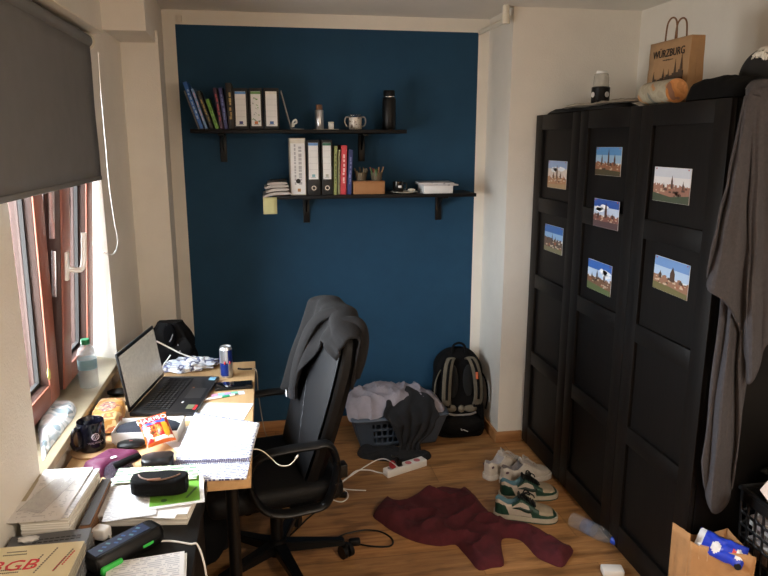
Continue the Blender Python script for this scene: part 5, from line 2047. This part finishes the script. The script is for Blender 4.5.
# black garment hanging over the basket front to the floor
prof = [(LY + .02, .305), (LY - .06, .300), (LY - .13, .275), (LY - .19, .235), (LY - .218, .18), (LY - .215, .11), (LY - .218, .05), (LY - .235, .014), (LY - .265, .010)]


def hang(u, v):
    k = v * (len(prof) - 1)
    i = min(int(k), len(prof) - 2)
    f = k - i
    y = prof[i][0] * (1 - f) + prof[i + 1][0] * f
    z = prof[i][1] * (1 - f) + prof[i + 1][1] * f
    xc = LX + .075 - .03 * v
    hw_ = .075 + .10 * math.sin(PI * min(1, v * 1.35 + .12)) * (1 - .3 * v) if v < .65 else .09 - .0 * v
    hw_ = tab([(0, .045), (.12, .10), (.25, .14), (.42, .150), (.58, .105), (.72, .062), (.85, .06), (1, .075)])(v) * (1 + .12 * noise.noise(V((v * 9, round(u) * 3, 2))))
    x = xc + (2 * u - 1) * hw_ + .01 * math.sin(v * 14)
    fo = .015 * math.sin(u * 15 + v * 5) + .016 * noise.noise(V((u * 4, v * 7, 3)))
    return V((x, y - abs(fo) * (1 if v > .3 else .3) - .004, max(.006, z - .035 * (2 * u - 1) ** 2 * (1 - sm(v / .3)) + (fo * .6 * sm(v / .25) if v < .5 else 0) + (.010 * noise.noise(V((u * 6, v * 5, 9))) if v > .8 else 0))))


tag(M().grid(hang, 34, 50).build('black_garment', M_blkcotton, None, thick=.006), 'black garment hanging over the basket front down to the floor', 'clothing')
b2 = [T(x, y, 0) for x, y in ((357.5, 452), (362, 448.5), (372, 448), (384, 449), (394, 447.5), (402, 450.5), (413, 452.5), (424, 452), (431, 455), (429, 459.5), (420, 461), (408, 462), (398, 463), (386, 461.5), (374, 460.5), (363, 459), (358, 456))]
c = sum(b2, V()) / len(b2)
tag(cloth_patch([(q.x - c.x, q.y - c.y) for q in b2], .026, .03, 0, .010, 16, 4, .010).build('black_garment', M_blkcotton, None, (c.x, c.y, 0)), 'flat strip of black cloth on the floor in front of basket', 'clothing')

# ------------------------------------------------------------------ backpack
bp_ = thing('backpack', 'black backpack with olive shoulder straps leaning in the corner', 'backpack', (1.082, 3.63, 0), R(-3))
BH, BW, BDp = .50, .158, .10


def bag(u, v):
    an = 2 * PI * u
    w_ = BW * (1.0 - .10 * v) * (1 if v < .72 else math.sqrt(max(.0, 1 - ((v - .72) / .285) ** 2.2)))
    d_ = BDp * (1 - .25 * v) * (1 if v < .8 else math.sqrt(max(.0, 1 - ((v - .8) / .205) ** 2)))
    if v < .05:
        w_ *= .93 + 1.4 * v
    k = 1 + .05 * noise.noise(V((math.cos(an) * 2, math.sin(an) * 2, v * 5)))
    return V((math.copysign(abs(math.cos(an)) ** .6, math.cos(an)) * w_ * k, math.copysign(abs(math.sin(an)) ** .6, math.sin(an)) * d_ * k + .07 * v, .001 + BH * v))


b = M()
b.grid(bag, 44, 40, cu=True)
b.face([bag(k / 44, 0) for k in range(44)])
b.build('body', M_blkcloth, bp_)
front = lambda x, z, o=.0: V((x, -BDp * (1 - .25 * z / BH) + .07 * z / BH - o, z))
M_olive = mat('olive_webbing', (92, 86, 74), .9, .12, 50, .5, 300)
for s in (-1, 1):
    pts = [front(s * .052, .452, -.01), front(s * .060, .462, .018), front(s * .076, .43, .034), front(s * .088, .37, .046), front(s * .094, .30, .046), front(s * .094, .235, .034), front(s * .088, .195, .016)]
    st = M().tube(spline(pts, 6), .027, 10, flat=.30, side=(1, 0, 0)).build('shoulder_strap', M_olive, bp_)
    M().tube(spline([p_ + V((-s * .0, -.0095, 0)) for p_ in pts[1:6]], 6), .008, 8, flat=.4, side=(1, 0, 0)).build('strap_band', M_blkcloth, st)
    b = M()
    b.tube(spline([front(s * .088, .20, .016), front(s * .098, .15, .02), front(s * .115, .11, .0), front(s * .12, .07, -.02)], 5), .010, 8, flat=.3, up=(1, 0, 0))
    b.box(front(s * .088, .20, .018), (.04, .014, .04), bev=.004)
    b.build('strap_tail', M_blkcloth, bp_)
    b = M()
    b.tube(spline([front(s * .10, .40, -.03), front(s * .145, .34, .0), front(s * .160, .24, -.0), front(s * .155, .15, -.03)], 6), .011, 8, flat=.4, up=(1, 0, 0))
    b.build('side_strap', M_olive if s < 0 else M_blkcloth, bp_)
M().box(front(.083, .375, .060), (.014, .003, .040), Euler((-.25, 0, 0)).to_matrix(), bev=.001).build('orange_badge', mat('orange_print', (206, 96, 56), .6), bp_)
M().tube(spline([front(-.04, .47, -.03), front(-.034, .520, -.03), front(0, .538, -.03), front(.034, .520, -.03), front(.04, .47, -.03)], 6), .007, 8).build('top_handle', M_blkcloth, bp_)
b = M()
for x in (-.045, .045):
    b.ball(front(x, .30, -.012), (.034, .03, .125), 3, amp=.04)
b.build('back_padding', mat('mesh_padding', (14, 15, 16), .95, .2, 90, .8, 400), bp_)
b = M()
for x, z_, w2 in ((-.062, .172, .034), (.055, .168, .04), (.0, .168, .02)):
    b.ball(front(x, z_, .004), (w2, .016, .022), 3, amp=.12)
b.build('lumbar_pad', mat('olive_pad', (106, 98, 84), .9, .2, 40, .5, 200), bp_)
M().tube(spline([front(-.085, .147, .01), front(-.04, .140, .022), (front(.04, .140, .022)), front(.085, .147, .01)], 6), .007, 8).build('grey_piping', mat('grey_piping', (120, 116, 114), .6), bp_)
b = M()
b.ball(front(0, .07, .0), (.135, .05, .072), 4, amp=.06)
for v in b.bm.verts:
    v.co.z = max(.002, v.co.z)
b.build('lower_pocket', mat('black_pocket', (9, 9, 10), .8, .2, 50, .4, 200, spec=.15), bp_)
zp = front(0, .062, .0512)
q = M()
q.tube(spline([zp + V((-.014, .001, .012)), zp + V((-.012, 0, .002)), zp + V((.0, 0, .004)), zp + V((.016, .001, -.004)), zp + V((.026, .003, -.010))], 5), .0022, 6)
q.build('emblem', mat('white_embroidery', (206, 206, 204), .7), bp_)

# ------------------------------------------------------------------ power strip and cables
a, c = T(386, 478.5, 0), T(425, 466, 0)
u = c - a
ps = thing('power_strip', 'white power strip on the floor in front of the basket', 'power strip', ((a.x + c.x) / 2, (a.y + c.y) / 2 + .02, .0005), math.atan2(u.y, u.x))
LS = u.length
M().box((0, 0, .019), (LS, .052, .038), bev=.004).build('body', M_white, ps)
q = M()
for k in range(4):
    x = -LS * .36 + LS * .22 * k
    q.lathe([(.018, .038), (.020, .0392), (.0195, .038)], 20, (x, 0, 0), mi=0)
    q.lathe([(0, .0384), (.018, .0384)], 20, (x, 0, 0), mi=1 if k > 1 else 2)
q.build('sockets', [M_white, mat('pink_socket', (196, 110, 120), .5), mat('grey_socket', (150, 150, 150), .5)], ps)
b = M()
b.box((-LS * .36 + .01, 0, .052), (.026, .03, .028), bev=.005)
b.box((-LS * .36 + .01, 0, .066), (.02, .008, .022), Euler((0, .4, 0)).to_matrix(), bev=.003)
b.build('red_plug', mat('red_plug_plastic', (170, 44, 56), .5), ps)
b = M()
b.box((-LS * .14 - .005, 0, .056), (.024, .03, .036), bev=.005)
b.tube(spline([(-LS * .14 - .005, .0, .07), (-LS * .14 - .02, .0, .09), (-LS * .14 - .045, .01, .10)], 5), .006, 8)
b.build('black_plug', M_blkplas, ps)
z0 = .004
tag(M().tube(spline([a + V((0, .02, .016)), T(377, 472, z0), T(368, 470, z0), T(356, 471, z0), T(345, 480, z0), T(336, 487, z0), T(329, 494, z0), T(322, 499, z0)], 8), .0034, 8).build('white_cable', M_white), 'white cable from the power strip end toward the chair base', 'cable')
tag(M().tube(spline([T(397, 466.5, .085), T(393, 463, .075), T(385, 459, .05), T(377, 460, .03), T(366, 466, .006), T(352, 475, z0), T(340, 483, z0), T(332, 491, z0), T(330, 497, z0), T(336, 501, z0), T(343, 501.5, z0), T(348, 497, z0), T(346, 491, z0), T(339, 488, z0)], 8), .003, 8).build('white_cable', M_white), 'white cable looping from the black plug over the floor behind chair', 'cable')
tag(M().tube(spline([T(366, 490.5, z0), T(355, 490, z0), T(345, 489, z0), T(338, 486.5, z0 + .004), T(330, 490, z0 + .005)], 8), .0028, 8).build('white_cable', M_white), 'short white cable end lying loose on the floor behind chair', 'cable')
p = T(342, 497, 0)
tag(M().box((0, 0, .012), (.05, .03, .022), bev=.006).build('power_adapter', M_blkplas, None, (p.x, p.y, .0005), R(-20)), 'small black power adapter amid the white cables behind the chair', 'adapter')
pl = [T(x, y, .006) for x, y in ((336, 538.5), (345, 534), (358, 531), (368, 530), (380, 531.5), (389, 536), (393, 541), (391, 545.5), (383, 546.8), (370, 546), (358, 544))]
b = M()
b.tube(spline(pl, 8), .0038, 8)
q_ = pl[-1]
b.box(q_ + V((-.015, 0, .012)), (.05, .03, .028), bev=.007)
tag(b.build('black_cable', M_blkplas), 'black cable loop with plug on the floor beside the chair caster', 'cable')
tag(M().tube(spline([T(x, y, .006) for x, y in ((324, 498), (320, 507), (313, 514), (307, 519), (298, 528), (288, 537), (282, 540))], 6), .0035, 8).build('black_cable', M_blkplas), 'black cable running under the chair toward the desk', 'cable')

# ------------------------------------------------------------------ sweater
sw = [(373, 514), (379, 505), (386, 498.5), (395, 500.5), (405, 499.5), (422, 493), (441, 488), (457, 489), (470, 492), (478, 500), (486, 509), (498, 518), (508, 521.5), (526, 523.5), (542, 531), (558, 541), (566, 545), (573.5, 548.5), (569, 557), (562, 565), (549, 561), (537, 555), (528, 545), (520, 538), (510, 536), (502, 537.5), (502, 548), (504, 563), (492, 565.5), (479, 568), (470, 558), (462, 549), (455, 542.5), (441, 544), (425, 542), (411, 538), (398, 532), (389, 527), (381, 521)]
pw = [T(x, y, .012) for x, y in sw]
c = sum(pw, V()) / len(pw)
b = cloth_patch([(q.x - c.x, q.y - c.y) for q in pw], .040, .05, 0, .020, 9, 6, .0105, 3)
tag(b.build('sweater', M_maroon, None, (c.x, c.y, 0)), 'maroon knitted sweater crumpled on the wooden floor', 'sweater')

# ------------------------------------------------------------------ shoes
WID = tab([(0, .012), (.015, .021), (.05, .029), (.12, .034), (.3, .0345), (.45, .038), (.6, .044), (.72, .047), (.82, .046), (.9, .040), (.96, .029), (.99, .015), (1, .006)])
HGT = tab([(0, .088), (.05, .096), (.12, .086), (.2, .074), (.28, .074), (.36, .094), (.40, .104), (.46, .096), (.6, .074), (.72, .058), (.8, .054), (.9, .048), (.96, .039), (1, .026)])
OPN = tab([(0, 0), (.03, .55), (.07, 1), (.28, 1), (.35, .6), (.395, .0), (1, 0)])
SL = .285
SOLE = .026


def upper(s, j, o=0.0):
    w_, h, op = WID(s), HGT(s), OPN(s)
    x = SL * (.012 + .976 * s)
    side = 1 if j < .5 else -1
    q = j if j < .5 else 1 - j
    J = .30
    if q <= J:
        f = q / J
        y = w_ * (1 - .30 * f ** 1.6 - (0 if s > .40 else .0)) + .003 * math.sin(PI * f)
        z = SOLE - .004 + (h - SOLE + .004) * math.sin(f * PI / 2 * (1 if s < .4 else .96)) ** (1.0 if s < .42 else .9)
        y += o
    else:
        f = (q - J) / (.5 - J)
        y = w_ * .70 * (1 - f)
        z = h + (.004 + o) * math.sin(f * PI / 2) * (1 - op) - (h - .040) * op * min(1, math.sin(f * PI / 2) ** .45)
        if op > .05:
            y = w_ * .70 * (1 - f) if f > .3 else w_ * (.70 - .08 * f / .3) * (1 - 0.0) if False else y
    z = max(z, SOLE - .004)
    return V((x, side * y, z))


def shoe(label, A, B, kind, group, flip=1):
    a, c = V(A), V(B)
    u = c - a
    t = thing('shoe', label, 'shoe', (a.x, a.y, .0005), math.atan2(u.y, u.x), group)
    gr = kind == 'green'
    P = lambda n, c_, r_=.5: mat(n, c_, r_, .08, 60, .15, 300)
    if gr:
        ms = [P('forest_leather', (26, 62, 50)), P('cream_leather', (182, 170, 158)), P('sand_suede', (164, 150, 128), .8), P('teal_lining', (92, 130, 146), .9), P('black_tongue', (18, 20, 20), .8)]
    else:
        ms = [P('bone_leather', (196, 188, 178)), P('pale_leather', (206, 199, 190)), P('bone_toe', (190, 183, 174), .7), P('grey_lining', (168, 164, 166) if kind == 'white' else (120, 116, 118), .9), P('bone_tongue', (186, 178, 170), .8)]
    NS, NJ = 110, 81

    def cm(i, j):
        s, q = (i + .5) / (NS - 1), (j + .5) / (NJ - 1)
        q = q if q < .5 else 1 - q
        f = q / .3
        if q > .30 and s < .385:
            return 3
        if q > .345 and s < .66:
            return 4
        f = min(f, 1.2)
        if s < .27 and f > .60 + .5 * max(0, s - .12):
            return 1
        if s < .24 - .12 * f:
            return 0
        if s < .42 and f > .66:
            return 0
        if s < .60 - .10 * f and f < .72:
            return 1 if f > .06 else 0
        if s < .64:
            return 0
        if s > .935 or f < .36 + .9 * max(0, .76 - s) + 1.6 * max(0, s - .84):
            return 0
        if s < .71 and f < .9:
            return 0
        return 2
    b = M()
    b.grid(lambda u_, v: upper(u_, v), NS, NJ, mfn=cm)
    b.face([upper(0, k / 80) for k in range(81)])
    b.face([upper(1, k / 80) for k in range(81)])
    b.build('upper', ms, t, sharp=60)
    # sole
    b = M()
    ol = [(SL * s, (WID(s) + .006)) for s in [k / 40 for k in range(41)]]
    ring = [(x - .002 if x < .01 else x + (.003 if x > SL * .9 else 0), y) for x, y in ol] + [(x - .002 if x < .01 else x + (.003 if x > SL * .9 else 0), -y) for x, y in ol[::-1]]
    b.prism(ring, .006, mi=1)
    b.prism(ring, SOLE - .006, mi=0, z0=.006)
    b.build('sole', [P('sole_rubber', (184, 176, 160) if gr else (212, 206, 198), .6), P('outsole', (40, 62, 52) if gr else (190, 184, 176), .7)], t)
    # laces across the throat, loops at the top
    b = M()
    for k in range(6):
        s = .43 + .038 * k
        pts = [upper(s - .005, .5 + d_) + V((0, 0, .004 + .002 * math.cos(d_ * 9))) for d_ in (-.21, -.14, -.07, 0, .07, .14, .21)]
        b.tube(pts, .0038, 6, flat=.6)
    for s_ in (-1, 1):
        p0 = upper(.43, .5) + V((0, 0, .006))
        b.tube(spline([p0, p0 + V((.012, s_ * .022, .014)), p0 + V((.03, s_ * .036, .002)), p0 + V((.036, s_ * .03, -.012)), p0 + V((.02, s_ * .014, .002)), p0], 5), .0032, 6)
        b.tube(spline([p0, p0 + V((.02, s_ * .02, .006)), p0 + V((.05, s_ * .032, -.012)), p0 + V((.06, s_ * .04, -.03))], 5), .003, 6)
    b.build('laces', P('black_laces', (16, 18, 18), .9) if gr else P('bone_laces', (176, 168, 162), .9), t)
    # tongue tip
    b = M()
    b.ball(upper(.395, .5) + V((-.006, 0, .006)), (.006, .020, .016), 3)
    b.build('tongue', ms[4], t)
    if gr:
        sw_ = [(.70, .30), (.60, .26), (.48, .20), (.38, .22), (.335, .36), (.34, .56), (.36, .44), (.42, .38), (.52, .43), (.62, .52), (.66, .52), (.55, .48), (.45, .50)]
        sw_ = [(.26, .56), (.32, .42), (.40, .30), (.47, .23), (.53, .23), (.575, .30), (.595, .44), (.60, .62), (.57, .52), (.53, .43), (.48, .40), (.40, .43), (.32, .50)]
        for sd in (1, -1):
            b = M()
            top_ = []
            for s, f in spline([(q0, q1, 0) for q0, q1 in sw_], 4, True) and [(q0, q1) for q0, q1 in sw_]:
                j = f * .30
                top_.append(upper(s, j if sd > 0 else 1 - j, .0016))
            b.face(top_)
            bmesh.ops.triangulate(b.bm, faces=b.bm.faces[:])
            b.build('swoosh', P('dark_green_swoosh', (20, 44, 38)), t, thick=.002)
    else:
        b = M()
        for s_ in (-1, 1):
            b.ball(upper(.05, .14 if s_ > 0 else .86), (.010, .004, .007), 2)
        b.build('heel_mark', P('plum_mark', (90, 66, 76)), t)
    return t


gs = 'sneakers in a row by the wardrobe'
shoe('off-white sneaker farthest from the viewer, toe pointing to the wall', T(486, 479.5, 0) , T(521, 463, 0), 'white', gs)
shoe('off-white sneaker between its mate and the green sneakers', T(501, 484, 0), T(549, 474.5, 0), 'white2', gs)
shoe('green and cream sneaker standing behind its nearer green mate', T(499.5, 497.5, 0), T(552, 495.5, 0), 'green', gs)
shoe('nearest green and cream sneaker touching the maroon sweater', T(494, 515, 0), T(553.5, 519.5, 0), 'green', gs)

# ------------------------------------------------------------------ bottle on its side and paper scrap
a, c = T(571, 519, .033), T(618, 545.5, .02)
u = c - a
LB = V((u.x, u.y)).length
bt = thing('water_bottle', 'empty clear bottle with blue cap lying against the wardrobe', 'bottle', (a.x, a.y, .0345), math.atan2(u.y, u.x))
rx = Euler((0, R(90), 0)).to_matrix()
k_ = LB / .235
pf = [(0, .004), (.022, .001), (.031, .006), (.033, .014), (.033, .060), (.0315, .064), (.0315, .12), (.033, .124), (.033, .15), (.029, .175), (.020, .197), (.0135, .207), (.013, .222)]
M().lathe([(r_, z_ * k_) for r_, z_ in pf], 32, (0, 0, 0), rx).build('body', film('pale_clear_plastic', (206, 212, 220), .17, .1, 40), bt)
M().lathe([(.0322, .066 * k_), (.0325, .068 * k_), (.0325, .116 * k_), (.0322, .118 * k_)], 32, (0, 0, 0), rx).build('label', film('blue_tint_label', (120, 150, 200), .32, .2, 30), bt)
M().lathe([(0, .208 * k_), (.0185, .208 * k_), (.0185, .236 * k_), (.017, .240 * k_), (0, .240 * k_)], 24, (0, 0, 0), rx).build('cap', M_bluecap, bt)
p = T(612, 574, 0)
tag(M().box((0, 0, .015), (.085, .05, .028), bev=.006).build('paper_scrap', M_offwhite, None, (p.x, p.y, .0005), R(-12)), 'small white crumpled paper pack on the floor near the wardrobe', 'scrap')

# ------------------------------------------------------------------ brown paper bag with blue packet
zt_ = .39
fl, fr_ = T(690.5, 537, zt_), T(757, 554, zt_)
blp = T(672.5, 525, zt_)
fl.z = fr_.z = blp.z = 0
fr_.x = min(fr_.x, 1.53)
brp = V((1.535, 1.865, 0))
c = (fl + fr_ + blp + brp) / 4
t = thing('paper_bag', 'plain brown paper bag with a blue packet on top, photo corner', 'bag', (c.x, c.y, 0))
cs = [fl - c, fr_ - c, brp - c, blp - c]
b = M()


def bagw(k, za, zb):
    p0, p1 = cs[k], cs[(k + 1) % 4]

    def fn(u, v):
        q = p0.lerp(p1, u)
        zz_ = (za(u)) * v
        n_ = .006 * noise.noise(V((u * 3 + k, v * 3, 5))) * math.sin(PI * u)
        out = q.normalized() if q.length > 0 else V((0, 0, 0))
        return V((q.x * (.96 + .04 * v) + out.x * n_, q.y * (.96 + .04 * v) + out.y * n_, .001 + zz_))
    return fn


tops = [lambda u: .375 - .012 * math.sin(u * 5) - .01 * u, lambda u: .365 + .02 * u, lambda u: .385 - .03 * math.sin(u * 2.6), lambda u: .40 - .0 * u]
for k in range(4):
    b.grid(bagw(k, tops[k], None), 16, 12, smooth=False)
b.face([(q.x * .96, q.y * .96, .001) for q in cs])
b.build('body', M_kraft, t, thick=.0012)
q = M()
pm = cs[0].lerp(cs[1], .22)
q.box((pm.x, pm.y - .002, .345), (.028, .001, .055), Euler((0, 0, math.atan2(cs[1].y - cs[0].y, cs[1].x - cs[0].x))).to_matrix())
q.build('tape', mat('tan_tape', (184, 146, 108), .5), t)
# blue packet
pa, pb = T(702, 531, .41), T(751, 555, .385)
u = pb - pa
t = thing('snack_packet', 'crinkled blue and white snack packet sticking out of the paper bag', 'packet', (pa + pb) / 2 + V((0, .022, -.034)), 0, None, (R(38), R(7), math.atan2(u.y, u.x)))
Lk = u.length


def pk(sg):
    def fn(a_, v):
        x, y = 2 * a_ - 1, 2 * v - 1
        k = max(0, 1 - x ** 4) ** .7 * max(0, 1 - y ** 4) ** .7
        return V((x * Lk / 2, y * .040 + .006 * noise.noise(V((x * 3, y * 2, 1))), sg * .020 * k + .006 * noise.noise(V((x * 4, y * 3, 2)))))
    return fn


def pkc(i, j):
    u_, v = i / 27, j / 19
    if u_ < .12 and v > .1:
        return 1
    if ((u_ - .40) / .1) ** 2 + ((v - .35) / .25) ** 2 < 1 or ((u_ - .86) / .08) ** 2 + ((v - .45) / .25) ** 2 < 1:
        return 1
    if ((u_ - .75) / .04) ** 2 + ((v - .5) / .1) ** 2 < 1:
        return 2
    if v > .86 and .2 < u_ < .8:
        return 3
    return 0


b = M()
b.grid(pk(1), 28, 20, mfn=pkc)
b.grid(pk(-1), 28, 20)
b.build('packet', [mat('packet_blue', (36, 62, 190), .3), mat('packet_white', (222, 224, 230), .35), mat('packet_red', (200, 50, 60), .35), mat('packet_dark', (50, 50, 60), .35)], t)
M().lathe([(0, 0), (.011, 0), (.011, .002), (0, .002)], 20, (Lk / 2 - .012, -.038, .008)).build('round_seal', M_blkplas, t)

# ------------------------------------------------------------------ black grid crate at the wardrobe side
cx0, cx1, cy0, cy1, chh = 1.575, 1.92, 1.25, 1.872, .535
t = thing('wire_crate', 'black grid crate beside the wardrobe filled with papers', 'crate', ((cx0 + cx1) / 2, (cy0 + cy1) / 2, 0))
cw, cd = (cx1 - cx0) / 2, (cy1 - cy0) / 2
b = M()
cb = [(-cw * .92, -cd * .92, .003), (cw * .92, -cd * .92, .003), (cw * .92, cd * .92, .003), (-cw * .92, cd * .92, .003)]
ct = [(-cw, -cd, chh), (cw, -cd, chh), (cw, cd, chh), (-cw, cd, chh)]
for k in range(4):
    nu = 41 if k % 2 == 0 else 69
    b.grid(wall_fn(cb[k], cb[(k + 1) % 4], ct[k], ct[(k + 1) % 4]), nu, 61, smooth=False, skip=lambda i, j: (i % 4 != 0 and j % 5 not in (0,) and 3 < j < 56))
b.face(cb)
b.build('grid_wall', mat('crate_plastic', (20, 20, 21), .4), t, thick=.004)
M().tube([V(q) for q in ct], .010, 8, closed=True).build('rim', mat('crate_rim', (20, 20, 21), .35), t)
r = random.Random(9)
for k in range(5):
    zc = .30 + .042 * k
    tag(M().box((0, 0, .0), (.22 + .02 * (k % 2), .30, .036), bev=.003).build('paper_bundle', blotch('bundle_print', [(206, 200, 196), (190, 188, 184), (160, 150, 150), (214, 210, 206), (120, 140, 130)], 14, .5), None, (cx0 + .150, 1.70, zc), R(r.uniform(-3, 3))),
        ['lowest bundle of magazines seen through the crate grid', 'second bundle up of magazines seen through the crate grid', 'middle bundle of magazines seen through the crate grid', 'fourth bundle up of magazines seen through the crate grid', 'topmost bundle of magazines under the black plastic in crate'][k], 'papers', 'bundles in the crate')
b = M()
b.ball((0, 0, .0), (.145, .105, .085), 5, amp=.4, fr=3.5, seed=8)
bb_ = mat('black_bin_film', (30, 31, 30), .16, .1, 30, 1.0, 34, spec=.7)
tag(b.build('plastic_bag', bb_, None, (cx0 + .165, 1.745, .600)), 'shiny black plastic bag stuffed into the top of the grid crate', 'plastic bag')
a = T(762, 503, .63)
tag(M().box((0, 0, 0), (.12, .09, .045), Euler((.3, .35, 0)).to_matrix(), bev=.004).build('paper_pack', mat('blush_paper', (226, 206, 194), .6), None, (a.x + .06, a.y - .03, .650)), 'pale pinkish packet lying on the black plastic bag in crate', 'packet')

# ------------------------------------------------------------------ light
wld = bpy.data.worlds.new('sky')
bpy.context.scene.world = wld
wld.use_nodes = True
nt = wld.node_tree
bg = nt.nodes['Background']
tc = nd(nt, 'ShaderNodeTexCoord')
sx = nd(nt, 'ShaderNodeSeparateXYZ')
nt.links.new(tc.outputs['Generated'], sx.inputs[0])
cr = nd(nt, 'ShaderNodeValToRGB')
cr.color_ramp.elements[0].position = .44
cr.color_ramp.elements[0].color = (.46, .44, .41, 1)
cr.color_ramp.elements[1].position = .54
cr.color_ramp.elements[1].color = (.86, .94, 1.0, 1)
mr_ = nd(nt, 'ShaderNodeMapRange')
mr_.inputs['From Min'].default_value = -1
mr_.inputs['From Max'].default_value = 1
nt.links.new(sx.outputs['Z'], mr_.inputs[0])
nt.links.new(mr_.outputs[0], cr.inputs[0])
nt.links.new(cr.outputs[0], bg.inputs['Color'])
bg.inputs['Strength'].default_value = SKY


def area(name, loc, rot, sx_, sy_, power, col, portal=False):
    l = bpy.data.lights.new(name, 'AREA')
    l.shape = 'RECTANGLE'
    l.size, l.size_y = sx_, sy_
    l.energy = power
    l.color = col
    if portal:
        l.cycles.is_portal = True
    o = bpy.data.objects.new(name, l)
    o.location = loc
    o.rotation_euler = rot
    C.objects.link(o)
    return o


area('window_portal', (XO - .12, (wy0 + wy1) / 2, (ZS + ZT) / 2), (0, R(-90), 0), ZT - ZS, wy1 - wy0, 1, (1, 1, 1), True)
area('rear_fill', (1.35, -.55, ZC - .05), (0, 0, 0), .5, .5, FILL, (1.0, .87, .72))  # warm fill light added behind the viewer; no such fitting is seen

sc = bpy.context.scene
sc.view_settings.view_transform = 'Standard'
sc.view_settings.look = 'None'
sc.view_settings.gamma = 1.0
sc.view_settings.use_curve_mapping = False
sc.view_settings.exposure = EXPO
sc.cycles.use_denoising = True
sc.cycles.max_bounces = 10
sc.cycles.diffuse_bounces = 6
sc.cycles.transparent_max_bounces = 24
sc.cycles.caustics_reflective = False
sc.cycles.caustics_refractive = False
sc.cycles.sample_clamp_indirect = 6.0
